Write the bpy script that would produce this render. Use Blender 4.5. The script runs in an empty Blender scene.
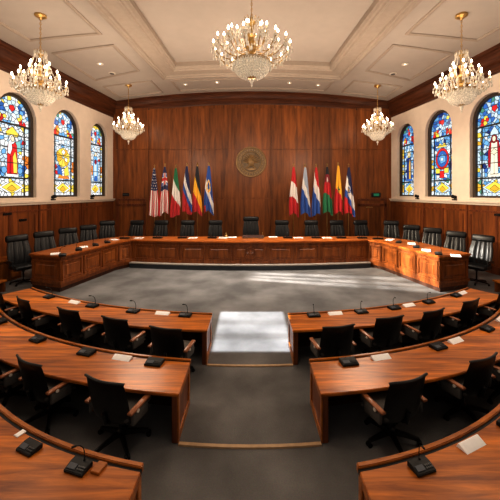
import bpy, bmesh, math, random
from mathutils import Matrix, Vector
random.seed(7)
PI = math.pi
sc = bpy.context.scene
COL = sc.collection
CAM_H = 3.4
F = 300.0
HZ = 193.0
ORD = ['first', 'second', 'third', 'fourth', 'fifth', 'sixth', 'seventh', 'eighth', 'ninth', 'tenth']


def on_plane(px, py, z):
    """world point seen at a photograph position, on the horizontal plane z"""
    y = F * (CAM_H - z) / (py - HZ)
    return ((px - 250) / F * y, y)


# ------------------------------------------------------------------ materials
def new_mat(name):
    m = bpy.data.materials.new(name)
    m.use_nodes = True
    nt = m.node_tree
    b = nt.nodes['Principled BSDF']
    return m, nt, b


def plain(name, c, rough=0.5, metal=0.0, spec=0.5, emis=None, es=0.0, coat=0.0, noise=0.0, nscale=40, bump=0.0):
    m, nt, b = new_mat(name)
    b.inputs['Base Color'].default_value = (*c, 1)
    b.inputs['Roughness'].default_value = rough
    b.inputs['Metallic'].default_value = metal
    b.inputs['Specular IOR Level'].default_value = spec
    b.inputs['Coat Weight'].default_value = coat
    b.inputs['Coat Roughness'].default_value = 0.12
    if emis:
        b.inputs['Emission Color'].default_value = (*emis, 1)
        b.inputs['Emission Strength'].default_value = es
    if noise or bump:
        tc = nt.nodes.new('ShaderNodeTexCoord')
        n = nt.nodes.new('ShaderNodeTexNoise')
        n.inputs['Scale'].default_value = nscale
        n.inputs['Detail'].default_value = 4
        nt.links.new(tc.outputs['Object'], n.inputs['Vector'])
        if noise:
            r = nt.nodes.new('ShaderNodeValToRGB')
            r.color_ramp.elements[0].position = .3
            r.color_ramp.elements[1].position = .7
            r.color_ramp.elements[0].color = (*[x * (1 - noise) for x in c], 1)
            r.color_ramp.elements[1].color = (*[min(1, x * (1 + noise)) for x in c], 1)
            nt.links.new(n.outputs['Fac'], r.inputs['Fac'])
            nt.links.new(r.outputs['Color'], b.inputs['Base Color'])
        if bump:
            bp = nt.nodes.new('ShaderNodeBump')
            bp.inputs['Strength'].default_value = bump
            bp.inputs['Distance'].default_value = .02
            nt.links.new(n.outputs['Fac'], bp.inputs['Height'])
            nt.links.new(bp.outputs['Normal'], b.inputs['Normal'])
    return m


def wood(name, dark, light, scale=(1.0, 12.0, 12.0), rough=0.3, coat=0.3, planks=None, contrast=(.35, .68), rot=0.0):
    """procedural grain stretched along the axis of smallest scale; planks=(axis, width) adds board to board variation"""
    m, nt, b = new_mat(name)
    L = nt.links
    tc = nt.nodes.new('ShaderNodeTexCoord')
    mp = nt.nodes.new('ShaderNodeMapping')
    mp.inputs['Scale'].default_value = scale
    mp.inputs['Rotation'].default_value = (0, 0, rot)
    L.new(tc.outputs['Object'], mp.inputs['Vector'])
    n1 = nt.nodes.new('ShaderNodeTexNoise')
    n1.inputs['Scale'].default_value = 1.0
    n1.inputs['Detail'].default_value = 7
    n1.inputs['Roughness'].default_value = .65
    n1.inputs['Distortion'].default_value = .4
    L.new(mp.outputs['Vector'], n1.inputs['Vector'])
    fac = n1.outputs['Fac']
    rp = nt.nodes.new('ShaderNodeValToRGB')
    rp.color_ramp.elements[0].position = contrast[0]
    rp.color_ramp.elements[1].position = contrast[1]
    rp.color_ramp.elements[0].color = (*dark, 1)
    rp.color_ramp.elements[1].color = (*light, 1)
    L.new(fac, rp.inputs['Fac'])
    out = rp.outputs['Color']
    if planks:
        ax, w = planks
        sp = nt.nodes.new('ShaderNodeSeparateXYZ')
        L.new(tc.outputs['Object'], sp.inputs['Vector'])
        d = nt.nodes.new('ShaderNodeMath'); d.operation = 'DIVIDE'; d.inputs[1].default_value = w
        L.new(sp.outputs[ax], d.inputs[0])
        fl = nt.nodes.new('ShaderNodeMath'); fl.operation = 'FLOOR'
        L.new(d.outputs[0], fl.inputs[0])
        wn = nt.nodes.new('ShaderNodeTexWhiteNoise'); wn.noise_dimensions = '1D'
        L.new(fl.outputs[0], wn.inputs['W'])
        mr = nt.nodes.new('ShaderNodeMapRange')
        mr.inputs['To Min'].default_value = .80
        mr.inputs['To Max'].default_value = 1.16
        L.new(wn.outputs['Value'], mr.inputs['Value'])
        mx = nt.nodes.new('ShaderNodeMix'); mx.data_type = 'RGBA'; mx.blend_type = 'MULTIPLY'
        mx.inputs['Factor'].default_value = 1
        L.new(out, mx.inputs[6])
        L.new(mr.outputs['Result'], mx.inputs[7])
        out = mx.outputs[2]
    L.new(out, b.inputs['Base Color'])
    b.inputs['Roughness'].default_value = rough
    b.inputs['Coat Weight'].default_value = coat * .6
    b.inputs['Specular IOR Level'].default_value = .32
    b.inputs['Coat Roughness'].default_value = .15
    bp = nt.nodes.new('ShaderNodeBump')
    bp.inputs['Strength'].default_value = .08
    bp.inputs['Distance'].default_value = .01
    L.new(fac, bp.inputs['Height'])
    L.new(bp.outputs['Normal'], b.inputs['Normal'])
    return m


def colour_attr(name, rough=.7, emis=0.0, sheen=0.0, base=1.0):
    m, nt, b = new_mat(name)
    a = nt.nodes.new('ShaderNodeAttribute'); a.attribute_name = 'Col'
    if base == 1.0:
        nt.links.new(a.outputs['Color'], b.inputs['Base Color'])
    else:
        mx = nt.nodes.new('ShaderNodeMix'); mx.data_type = 'RGBA'; mx.blend_type = 'MULTIPLY'
        mx.inputs['Factor'].default_value = 1
        mx.inputs[7].default_value = (base, base, base, 1)
        nt.links.new(a.outputs['Color'], mx.inputs[6])
        nt.links.new(mx.outputs[2], b.inputs['Base Color'])
    b.inputs['Roughness'].default_value = rough
    b.inputs['Sheen Weight'].default_value = sheen
    if emis:
        nt.links.new(a.outputs['Color'], b.inputs['Emission Color'])
        b.inputs['Emission Strength'].default_value = emis
    return m


M = {}
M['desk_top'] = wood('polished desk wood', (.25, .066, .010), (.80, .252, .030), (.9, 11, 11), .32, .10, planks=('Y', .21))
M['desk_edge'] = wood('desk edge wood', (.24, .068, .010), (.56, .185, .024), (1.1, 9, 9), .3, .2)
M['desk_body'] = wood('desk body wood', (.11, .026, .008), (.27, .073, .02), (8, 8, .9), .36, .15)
M['desk_inside'] = wood('shaded knee hole wood', (.03, .010, .005), (.07, .022, .009), (8, 8, .9), .5, .05)  # knee hole shade put into the wood colour; the dark plaque shares it
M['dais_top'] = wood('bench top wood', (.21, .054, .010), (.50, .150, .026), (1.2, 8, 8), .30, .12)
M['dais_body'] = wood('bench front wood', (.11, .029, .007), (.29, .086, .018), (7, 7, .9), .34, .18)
M['dais_panel'] = wood('bench panel wood', (.12, .033, .008), (.33, .100, .021), (6, 6, .8), .32, .2)
M['wall_wood'] = wood('wall panel wood', (.11, .032, .007), (.31, .097, .020), (5, 5, .45), .42, .06, planks=('X', 1.05))
M['wains_wood'] = wood('wainscot wood', (.10, .027, .007), (.29, .085, .019), (5, 5, .5), .40, .08, planks=('Y', .72))
M['wall_frame'] = wood('panel frame wood', (.09, .022, .007), (.22, .06, .018), (6, 6, .6), .4, .08)
M['cornice'] = wood('cornice wood', (.05, .014, .0045), (.13, .038, .012), (.8, .8, 9), .45, .06)
M['arm_wood'] = wood('arm cap wood', (.22, .07, .025), (.42, .16, .065), (9, 2, 9), .3, .4)
M['leather'] = plain('black leather', (.006, .006, .0065), .33, spec=.34, noise=.3, nscale=30, bump=.15)
M['leather_grey'] = plain('charcoal upholstery', (.018, .018, .019), .5, noise=.3, nscale=60, bump=.2)
M['seat_fabric'] = plain('grey brown seat fabric', (.085, .075, .066), .75, noise=.2, nscale=80)
M['plastic'] = plain('black plastic', (.007, .007, .0075), .5, spec=.25, noise=.2, nscale=50)
M['key'] = plain('dark grey key', (.03, .03, .033), .4, noise=.1)
M['screen'] = plain('blue grey display', (.05, .06, .08), .5, noise=.1)
M['metal_dark'] = plain('dark metal', (.03, .03, .032), .3, metal=.8, noise=.1)
M['paper'] = plain('white paper', (.97, .97, .98), .7, noise=.03)
M['ink'] = plain('grey printed line', (.35, .34, .33), .7, noise=.05)
M['brass'] = plain('aged brass', (.52, .33, .12), .3, metal=.9, noise=.15, nscale=25)
M['brass_dark'] = plain('carved bronze', (.095, .055, .021), .45, metal=.3, noise=.4, nscale=9)
M['bronze_light'] = plain('rubbed bronze', (.25, .15, .06), .45, metal=.3, noise=.3, nscale=12)
M['gold'] = plain('gilt metal', (.42, .27, .10), .32, metal=.85, noise=.1)
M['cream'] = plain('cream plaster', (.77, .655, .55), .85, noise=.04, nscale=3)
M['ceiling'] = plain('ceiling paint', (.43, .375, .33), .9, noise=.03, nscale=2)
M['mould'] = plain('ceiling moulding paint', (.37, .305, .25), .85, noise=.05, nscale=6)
M['sill'] = plain('stone sill', (.70, .60, .50), .7, noise=.05, nscale=8)
M['window_frame'] = plain('dark window frame', (.045, .028, .018), .45, noise=.2)
M['lead'] = plain('black lead came', (.012, .012, .013), .5, noise=.2)
M['glass'] = colour_attr('stained glass', .2, emis=.98, base=.12)  # daylight behind the panes is put in as emission of their colour
M['flag'] = colour_attr('flag cloth', .75, sheen=.2)
M['stone_dark'] = plain('dark blue grey skirting', (.022, .026, .032), .5, noise=.2, nscale=8)
M['nosing'] = plain('pale stone nosing', (.36, .32, .28), .5, noise=.1, nscale=9)
M['strip'] = plain('tan nosing strip', (.42, .27, .14), .5, noise=.15, nscale=12)
M['bulb'] = plain('glowing bulb', (1, .9, .75), .3, emis=(1.0, .88, .68), es=9, noise=.01)
M['candle'] = plain('ivory candle sleeve', (.85, .72, .5), .5, emis=(1, .7, .35), es=.12, noise=.03)  # faint glow put into the sleeve; only the bulb is a lamp
M['crystal'] = plain('cut crystal', (.62, .56, .47), .08, spec=1.0, emis=(1.0, .84, .62), es=.10, noise=.35, nscale=22)  # sparkle put in as a weak warm emission
M['crystal_bowl'] = plain('beaded crystal bowl', (.70, .63, .53), .1, spec=1.0, emis=(1.0, .84, .62), es=.14, noise=.4, nscale=26, bump=.8)  # bowl sparkle likewise put in as emission
M['downlight'] = plain('lit downlight lens', (1, .95, .85), .3, emis=(1, .9, .72), es=9, noise=.01)
M['white_metal'] = plain('white painted metal', (.7, .64, .56), .5, noise=.03)
M['exit_green'] = plain('lit green sign face', (.01, .16, .075), .4, emis=(.03, .6, .3), es=.09, noise=.1)
M['bulb'].cycles.emission_sampling = 'NONE'
M['candle'].cycles.emission_sampling = 'NONE'
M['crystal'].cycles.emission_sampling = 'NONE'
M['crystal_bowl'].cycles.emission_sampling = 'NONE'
M['exit_green'].cycles.emission_sampling = 'NONE'


def carpet_mat():
    m, nt, b = new_mat('mottled grey carpet')
    L = nt.links
    tc = nt.nodes.new('ShaderNodeTexCoord')
    n1 = nt.nodes.new('ShaderNodeTexNoise'); n1.inputs['Scale'].default_value = .8; n1.inputs['Detail'].default_value = 6
    n2 = nt.nodes.new('ShaderNodeTexNoise'); n2.inputs['Scale'].default_value = 60; n2.inputs['Detail'].default_value = 3
    L.new(tc.outputs['Object'], n1.inputs['Vector']); L.new(tc.outputs['Object'], n2.inputs['Vector'])
    r = nt.nodes.new('ShaderNodeValToRGB')
    r.color_ramp.elements[0].position = .35; r.color_ramp.elements[0].color = (.092, .088, .086, 1)
    r.color_ramp.elements[1].position = .7; r.color_ramp.elements[1].color = (.195, .187, .182, 1)
    L.new(n1.outputs['Fac'], r.inputs['Fac'])
    mx = nt.nodes.new('ShaderNodeMix'); mx.data_type = 'RGBA'; mx.blend_type = 'OVERLAY'
    mx.inputs['Factor'].default_value = .35
    L.new(r.outputs['Color'], mx.inputs[6]); L.new(n2.outputs['Color'], mx.inputs[7])
    hs = nt.nodes.new('ShaderNodeHueSaturation'); hs.inputs['Saturation'].default_value = .6
    L.new(mx.outputs[2], hs.inputs['Color'])
    L.new(hs.outputs['Color'], b.inputs['Base Color'])
    b.inputs['Roughness'].default_value = .92
    b.inputs['Specular IOR Level'].default_value = .2
    bp = nt.nodes.new('ShaderNodeBump'); bp.inputs['Strength'].default_value = .3; bp.inputs['Distance'].default_value = .01
    L.new(n2.outputs['Fac'], bp.inputs['Height']); L.new(bp.outputs['Normal'], b.inputs['Normal'])
    return m


M['carpet'] = carpet_mat()


# ------------------------------------------------------------------ mesh builder
class MB:
    def __init__(self):
        self.v, self.f, self.c = [], [], []

    def add(self, vs, fs, cols=None):
        o = len(self.v)
        self.v.extend([tuple(p) for p in vs])
        self.f.extend([tuple(i + o for i in f) for f in fs])
        self.c.extend(cols if cols else [(1, 1, 1)] * len(fs))
        return self

    def box(self, cx, cy, cz, sx, sy, sz, mat=None):
        vs = [Vector((cx + i * sx / 2, cy + j * sy / 2, cz + k * sz / 2)) for k in (-1, 1) for j in (-1, 1) for i in (-1, 1)]
        if mat is not None:
            vs = [mat @ p for p in vs]
        return self.add(vs, [(0, 2, 3, 1), (4, 5, 7, 6), (0, 1, 5, 4), (2, 6, 7, 3), (0, 4, 6, 2), (1, 3, 7, 5)])

    def rbox(self, cx, cy, cz, sx, sy, sz, r=.03, mat=None, seg=3):
        bm = bmesh.new()
        bmesh.ops.create_cube(bm, size=1)
        for p in bm.verts:
            p.co = Vector((p.co.x * sx, p.co.y * sy, p.co.z * sz))
        bmesh.ops.bevel(bm, geom=bm.edges[:], offset=min(r, sx * .49, sy * .49, sz * .49), segments=seg, affect='EDGES', profile=.5)
        T = Matrix.Translation((cx, cy, cz))
        if mat is not None:
            T = mat @ T
        bm.verts.index_update()
        self.add([T @ p.co for p in bm.verts], [[q.index for q in f.verts] for f in bm.faces])
        bm.free()
        return self

    def cyl(self, p0, p1, r0, r1=None, n=10, cap=True):
        r1 = r0 if r1 is None else r1
        p0, p1 = Vector(p0), Vector(p1)
        d = (p1 - p0).normalized()
        a = d.orthogonal().normalized(); b = d.cross(a)
        vs = []
        for p, r in ((p0, r0), (p1, r1)):
            vs += [p + (a * math.cos(2 * PI * i / n) + b * math.sin(2 * PI * i / n)) * r for i in range(n)]
        fs = [(i, (i + 1) % n, n + (i + 1) % n, n + i) for i in range(n)]
        if cap:
            fs += [tuple(range(n))[::-1], tuple(range(n, 2 * n))]
        return self.add(vs, fs)

    def tube(self, pts, r, n=6):
        pts = [Vector(p) for p in pts]
        rs = r if isinstance(r, (list, tuple)) else [r] * len(pts)
        vs, fs = [], []
        up = None
        for i, p in enumerate(pts):
            d = (pts[min(i + 1, len(pts) - 1)] - pts[max(i - 1, 0)]).normalized()
            if up is None:
                up = d.orthogonal().normalized()
            up = (up - d * up.dot(d)).normalized()
            b = d.cross(up)
            vs += [p + (up * math.cos(2 * PI * k / n) + b * math.sin(2 * PI * k / n)) * rs[i] for k in range(n)]
        for i in range(len(pts) - 1):
            for k in range(n):
                fs.append((i * n + k, i * n + (k + 1) % n, (i + 1) * n + (k + 1) % n, (i + 1) * n + k))
        fs += [tuple(range(n))[::-1], tuple(range((len(pts) - 1) * n, len(pts) * n))]
        return self.add(vs, fs)

    def lathe(self, prof, n=16, o=(0, 0, 0), mat=None):
        vs, fs = [], []
        for r, z in prof:
            for i in range(n):
                p = Vector((o[0] + r * math.cos(2 * PI * i / n), o[1] + r * math.sin(2 * PI * i / n), o[2] + z))
                vs.append(mat @ p if mat is not None else p)
        for j in range(len(prof) - 1):
            for i in range(n):
                fs.append((j * n + i, j * n + (i + 1) % n, (j + 1) * n + (i + 1) % n, (j + 1) * n + i))
        fs += [tuple(range(n))[::-1], tuple(range((len(prof) - 1) * n, len(prof) * n))]
        return self.add(vs, fs)

    def grid(self, rows, cols=None):
        m = len(rows[0])
        vs = [p for r in rows for p in r]
        fs = [(j * m + i, j * m + i + 1, (j + 1) * m + i + 1, (j + 1) * m + i) for j in range(len(rows) - 1) for i in range(m - 1)]
        return self.add(vs, fs, cols)

    def loft(self, sections, closed=True, caps=True):
        """sections: list of equal-length point lists (a closed outline each)"""
        m = len(sections[0])
        vs = [p for s in sections for p in s]
        fs = []
        for j in range(len(sections) - 1):
            for i in range(m if closed else m - 1):
                fs.append((j * m + i, j * m + (i + 1) % m, (j + 1) * m + (i + 1) % m, (j + 1) * m + i))
        if caps:
            fs += [tuple(range(m))[::-1], tuple(range((len(sections) - 1) * m, len(sections) * m))]
        return self.add(vs, fs)

    def arc(self, zc, prof, t0, t1, n):
        """sweep an (r, z) outline about the vertical axis at (0, zc); angle measured from the camera side, positive to +x"""
        S = []
        for i in range(n + 1):
            row = []
            for r, z in prof:
                a = t0(r) if callable(t0) else t0
                b = t1(r) if callable(t1) else t1
                t = a + (b - a) * i / n
                row.append((r * math.sin(t), zc - r * math.cos(t), z))
            S.append(row)
        return self.loft(S)

    def prism(self, poly, z0, z1):
        n = len(poly)
        vs = [(x, y, z0) for x, y in poly] + [(x, y, z1) for x, y in poly]
        fs = [(i, (i + 1) % n, n + (i + 1) % n, n + i) for i in range(n)] + [tuple(range(n))[::-1], tuple(range(n, 2 * n))]
        return self.add(vs, fs)

    def mesh(self, name, mat, bevel=0, angle=35, smooth=True, recalc=True, col=False):
        me = bpy.data.meshes.new(name)
        me.from_pydata(self.v, [], self.f)
        if col:
            at = me.color_attributes.new('Col', 'FLOAT_COLOR', 'CORNER')
            k = 0
            for p, c in zip(me.polygons, self.c):
                for _ in p.vertices:
                    at.data[k].color = (*c, 1); k += 1
        if recalc or bevel:
            bm = bmesh.new(); bm.from_mesh(me)
            if recalc:
                bmesh.ops.recalc_face_normals(bm, faces=bm.faces[:])
            if bevel:
                es = [e for e in bm.edges if len(e.link_faces) == 2 and e.calc_face_angle(0) > math.radians(40)]
                bmesh.ops.bevel(bm, geom=es, offset=bevel, segments=2, affect='EDGES', clamp_overlap=True)
            bm.to_mesh(me); bm.free()
        if smooth:
            me.shade_smooth()
            me.set_sharp_from_angle(angle=math.radians(angle))
        me.materials.append(mat)
        return me

    def build(self, name, mat, parent=None, loc=None, **kw):
        o = bpy.data.objects.new(name, self.mesh(name, mat, **kw))
        COL.objects.link(o)
        if parent is not None:
            o.parent = parent
        if loc:
            o.location = loc
        return o


def tag(o, label=None, cat=None, group=None, kind=None):
    if label: o['label'] = label
    if cat: o['category'] = cat
    if group: o['group'] = group
    if kind: o['kind'] = kind
    return o


def empty(name, loc=(0, 0, 0), rz=0.0, label=None, cat=None, group=None):
    o = bpy.data.objects.new(name, None)
    o.empty_display_size = .1
    COL.objects.link(o)
    o.location = loc
    o.rotation_euler = (0, 0, rz)
    return tag(o, label, cat, group)


def copy_tree(o, parent=None):
    c = o.copy()
    COL.objects.link(c)
    if parent is not None:
        c.parent = parent
        c.matrix_parent_inverse = o.matrix_parent_inverse
    for ch in o.children:
        copy_tree(ch, c)
    return c


def inst(name, me, parent, loc=(0, 0, 0), rz=0.0, rot=None, scale=None):
    o = bpy.data.objects.new(name, me)
    COL.objects.link(o)
    o.parent = parent
    o.location = loc
    o.rotation_euler = rot if rot else (0, 0, rz)
    if scale:
        o.scale = scale
    return o


def struct(o):
    o['kind'] = 'structure'
    return o


class Pool:
    """the first use hands out the prototype, later uses hand out copies of it and its parts"""
    def __init__(self, proto):
        self.p, self.used = proto, False

    def get(self, loc, rz, label, cat, group=None, scale=None):
        o = copy_tree(self.p) if self.used else self.p
        self.used = True
        o.location = loc
        o.rotation_euler = (0, 0, rz)
        if scale:
            o.scale = scale
        return tag(o, label, cat, group)


# ------------------------------------------------------------------ room shell
YB, YF = 19.8, -4.0                     # back wall, open end behind the camera
XW = lambda y: 9.18 + .1333 * (YB - y)  # half width (the side walls splay towards the camera)
ZC = lambda x, y: 10.0 - .68 * min(1.0, abs(x) / XW(y)) ** 2
WAINS = 2.97

MB().grid([[(-XW(y) - .5, y, 0), (XW(y) + .5, y, 0)] for y in (YF, YB + .3)]).build('floor', M['carpet'])
struct(bpy.data.objects['floor'])

# ceiling: vault surface round a recessed tray
TB0, TB1 = 16.5, 15.4
xo = lambda y: 4.96 + .073 * (16.5 - y)
xi = lambda y: 3.95 + .05 * (15.4 - y)
mb = MB()
N = 14
for s in (-1, 1):
    rows = []
    for j in range(25):
        y = YF + (TB0 - YF) * j / 24
        rows.append([(s * (xo(y) + (XW(y) - xo(y)) * i / N), y, ZC(xo(y) + (XW(y) - xo(y)) * i / N, y)) for i in range(N + 1)])
    mb.grid(rows)
rows = []
for j in range(5):
    y = TB0 + (YB - TB0) * j / 4
    rows.append([(XW(y) * (i / 20 - 1), y, ZC(XW(y) * (i / 20 - 1), y)) for i in range(41)])
mb.grid(rows)
rows = []
for j in range(25):
    y = YF + (TB1 - YF) * j / 24
    rows.append([(xi(y) * (i / 15 - 1), y, ZC(xi(y) * (i / 15 - 1), y) + .22) for i in range(31)])
mb.grid(rows)
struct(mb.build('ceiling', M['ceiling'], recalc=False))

# moulded beam running round the tray
prof = [(0, .02), (0, -.15), (.05, -.15), (.05, -.24), (.16, -.26), (.20, -.20), (.27, -.20), (.30, -.13), (.36, -.12), (.74, -.12), (.78, -.17),
        (.84, -.17), (.87, -.11), (.93, -.09), (.97, -.02), (1, .0), (1, .24)]
lines = []
for t, dz in prof:
    ln = []
    yt = TB0 + (TB1 - TB0) * t
    X = lambda y: xo(y) + (xi(y) - xo(y)) * t
    ys = [YF + (yt - YF) * j / 20 for j in range(21)]
    for y in ys:
        ln.append((-X(y), y, ZC(X(y), y) + dz))
    for i in range(1, 30):
        x = X(yt) * (i / 15 - 1)
        ln.append((x, yt, ZC(x, yt) + dz))
    for y in reversed(ys):
        ln.append((X(y), y, ZC(X(y), y) + dz))
    lines.append(ln)
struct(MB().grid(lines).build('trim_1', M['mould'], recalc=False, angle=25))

# raised panel mouldings on the aisles and the strip before the back wall
trim_i = [2]


def frame(corners, w=.13, h=.07):
    n = len(corners)
    cx = sum(c[0] for c in corners) / n; cy = sum(c[1] for c in corners) / n
    outer, inner = [], []
    for (x, y) in corners:
        outer.append((x, y))
    for i in range(n):
        p, a, b = Vector(corners[i]), Vector(corners[i - 1]), Vector(corners[(i + 1) % n])
        inner.append(tuple(p + (a - p).normalized() * w + (b - p).normalized() * w))
    def ring(pts, dz):
        out = []
        for i in range(n):
            a, b = pts[i], pts[(i + 1) % n]
            for k in range(8):
                x = a[0] + (b[0] - a[0]) * k / 8; y = a[1] + (b[1] - a[1]) * k / 8
                out.append((x, y, ZC(x, y) + dz))
        return out + [out[0]]
    mid = [((o[0] + i_[0]) / 2, (o[1] + i_[1]) / 2) for o, i_ in zip(outer, inner)]
    struct(MB().grid([ring(outer, .01), ring(outer, -h * .6), ring(mid, -h), ring(inner, -h * .5), ring(inner, .01)]).build('trim_%d' % trim_i[0], M['mould'], recalc=False))
    trim_i[0] += 1


for s in (-1, 1):
    frame([(s * 8.75, 13.0), (s * 5.95, 12.8), (s * 5.85, 15.6), (s * 8.5, 16.2)])
    frame([(s * 9.5, 7.6), (s * 6.3, 7.6), (s * 6.05, 12.0), (s * 8.95, 12.0)])
    frame([(s * 10.2, 1.8), (s * 6.7, 1.8), (s * 6.4, 6.6), (s * 9.6, 6.6)])
    frame([(s * 8.5, 17.0), (s * 5.7, 16.9), (s * 5.6, 18.9), (s * 8.4, 18.9)], .1)
frame([(-4.7, 17.2), (4.7, 17.2), (4.6, 18.9), (-4.6, 18.9)], .12)


def sweep_line(p0, p1, nrm, prof, name, mat, ztop=None, n=1, **kw):
    """profile (out, z) carried along a wall line; nrm = horizontal unit normal into the room"""
    S = []
    for i in range(n + 1):
        t = i / n
        x = p0[0] + (p1[0] - p0[0]) * t; y = p0[1] + (p1[1] - p0[1]) * t
        dz = ztop(x, y) if ztop else 0
        S.append([(x + nrm[0] * o, y + nrm[1] * o, z + dz) for o, z in prof])
    return struct(MB().loft(S).build(name, mat, **kw))


# cornices (profile measured from the ceiling line)
cprof = [(0, .12), (0, -.95), (.06, -.95), (.08, -.87), (.05, -.84), (.05, -.56), (.10, -.52), (.16, -.47), (.2, -.38), (.3, -.24), (.34, -.20),
         (.34, -.11), (.42, -.07), (.42, .12)]
for s, nm in ((-1, 'left'), (1, 'right')):
    nr = Vector((-s, -.1333)).normalized()
    sweep_line((s * XW(YF), YF), (s * XW(YB), YB), nr, cprof, 'trim_cornice_' + nm, M['cornice'], ztop=ZC, n=6)
sweep_line((-XW(YB), YB), (XW(YB), YB), (0, -1), [(o * .8, z * .8) for o, z in cprof], 'trim_cornice_back', M['cornice'], ztop=ZC, n=30)

# back wall: boarded surface with raised panels
mb = MB()
ys = YB
rows = [[(XW(YB) * (i / 20 - 1), YB, z if z < 9 else ZC(XW(YB) * (i / 20 - 1), YB) + .1) for i in range(41)] for z in (0, 10)]
mb.grid(rows)
xs_px = [113, 147, 190, 232.5, 268.5, 310, 354, 387]
xs = [(p - 250) / F * YB for p in xs_px]
zs = [.3, 3.05, 6.25, 9.0]
for i in range(len(xs) - 1):
    for k in range(3):
        x0, x1 = xs[i] + .035, xs[i + 1] - .035
        z0, z1 = zs[k] + .03, zs[k + 1] - .03
        mb.box((x0 + x1) / 2, YB - .03, (z0 + z1) / 2, x1 - x0, .06, z1 - z0)
struct(mb.build('wall_back', M['wall_wood'], bevel=.012))
for i, (a, b) in enumerate(((-9.0, -6.85), (6.85, 9.0))):
    # framed lower panel at each corner of the back wall
    f = MB()
    for (x0, x1, z0, z1) in ((a + .1, a + .25, .4, 2.9), (b - .3, b - .15, .4, 2.9), (a + .1, b - .15, 2.55, 2.7), (a + .1, b - .15, 2.9, 3.02)):
        f.box((x0 + x1) / 2, YB - .09, (z0 + z1) / 2, x1 - x0, .1, z1 - z0)
    struct(f.build('trim_%d' % trim_i[0], M['wall_frame'], bevel=.015)); trim_i[0] += 1


# ------------------------------------------------------------------ side walls with arched windows
WIN = [  # (y0, y1) along the wall, sill height, crown height
    (12.02, 13.70, 3.25, 7.56), (14.96, 16.55, 3.26, 7.63), (17.73, 19.04, 3.26, 7.53)]
WIN_UNSEEN = [(8.9, 10.6, 3.27, 7.66), (5.9, 7.6, 3.27, 7.66)]


def arch_pts(c, hw, z0, ztop, n=14, rise=1.12):
    """outline of a window (along-wall coordinate, z), slightly stilted round head"""
    zs = ztop - hw * rise
    pts = [(c - hw, z0), (c + hw, z0)]
    for i in range(n + 1):
        t = PI * i / n
        pts.append((c + hw * math.cos(t), zs + hw * rise * math.sin(t)))
    return pts


WALL_T = .55
wall_dir = lambda s: Vector((-s * .1333, 1)).normalized()        # along the wall, away from the camera
wall_nrm = lambda s: Vector((-s, -.1333)).normalized()           # into the room


def wall_pt(s, y, depth, z):
    """a point of the side wall at distance y down the room; depth = how far outward of the wall face"""
    n = wall_nrm(s)
    return (s * XW(y) - n.x * depth, y - n.y * depth, z)


def make_side_wall(s, nm):
    cu = bpy.data.curves.new('outline', 'CURVE')
    cu.dimensions = '2D'
    cu.fill_mode = 'BOTH'
    def spl(pts):
        sp = cu.splines.new('POLY')
        sp.points.add(len(pts) - 1)
        for q, p in zip(sp.points, pts):
            q.co = (p[0], p[1], 0, 1)
        sp.use_cyclic_u = True
    spl([(YF, WAINS), (YB + .3, WAINS), (YB + .3, 9.7), (YF, 9.7)])
    for (a, b, z0, z1) in WIN + WIN_UNSEEN:
        spl(arch_pts((a + b) / 2, (b - a) / 2 + .12, z0 - .06, z1 + .12))
    cu.extrude = WALL_T / 2
    ob = bpy.data.objects.new('tmp', cu)
    COL.objects.link(ob)
    dg = bpy.context.evaluated_depsgraph_get()
    me = bpy.data.meshes.new_from_object(ob.evaluated_get(dg))
    bpy.data.objects.remove(ob)
    for v in me.vertices:
        y, z, d = v.co.x, v.co.y, v.co.z
        v.co = wall_pt(s, y, WALL_T / 2 + d, z)
    bm = bmesh.new(); bm.from_mesh(me)
    bmesh.ops.remove_doubles(bm, verts=bm.verts[:], dist=1e-4)
    bmesh.ops.recalc_face_normals(bm, faces=bm.faces[:])
    bm.to_mesh(me); bm.free()
    me.materials.clear()
    me.materials.append(M['cream'])
    me.shade_smooth(); me.set_sharp_from_angle(angle=math.radians(30))
    w = bpy.data.objects.new('wall_' + nm, me)
    COL.objects.link(w)
    struct(w)
    # wainscot: boards, stiles and rails
    W = MB()
    W.loft([[wall_pt(s, y, d, z) for d, z in ((0, 0), (.3, 0), (.3, WAINS), (0, WAINS))] for y in (YF, YB)])
    struct(W.build('wall_%s_wainscot' % nm, M['wains_wood'], bevel=0))
    Fm = MB()
    def bar(y0, y1, z0, z1, t=.05):
        Fm.loft([[wall_pt(s, y, d, z) for d, z in ((.01, z0), (-t, z0), (-t, z1), (.01, z1))] for y in (y0, y1)])
    seam = [19.75, 16.8, 13.95, 11.05, 8.2, 5.3, 2.4, -.5]
    for k, y in enumerate(seam):
        bar(y - .05, y + .05, 0, 2.9, .045)
        if k:
            bar(y + 1.4, y + 1.52, .3, 2.6, .02)
            for q in (y + .2, y + 2.66):
                bar(q, q + .06, .4, 2.45, .022)
    bar(YF, YB, 0, .32, .05); bar(YF, YB, 2.56, 2.64, .03)
    struct(Fm.build('trim_wainscot_' + nm, M['wall_frame'], bevel=.008))
    sweep_line((s * XW(YF), YF), (s * XW(YB), YB), wall_nrm(s), [(-.05, WAINS - .1), (.08, WAINS - .1), (.10, WAINS - .03), (.16, WAINS), (.16, WAINS + .07), (-.05, WAINS + .07)], 'trim_ledge_' + nm, M['sill'])


make_side_wall(-1, 'left')
make_side_wall(1, 'right')


# stained glass ------------------------------------------------------------
def clip(poly, px, py, nx, ny):
    """keep the side where (p - (px,py)).n <= 0"""
    out = []
    for i in range(len(poly)):
        a, b = poly[i], poly[(i + 1) % len(poly)]
        da = (a[0] - px) * nx + (a[1] - py) * ny
        db = (b[0] - px) * nx + (b[1] - py) * ny
        if da <= 0: out.append(a)
        if (da < 0 < db) or (db < 0 < da):
            t = da / (da - db)
            out.append((a[0] + (b[0] - a[0]) * t, a[1] + (b[1] - a[1]) * t))
    return out


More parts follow.
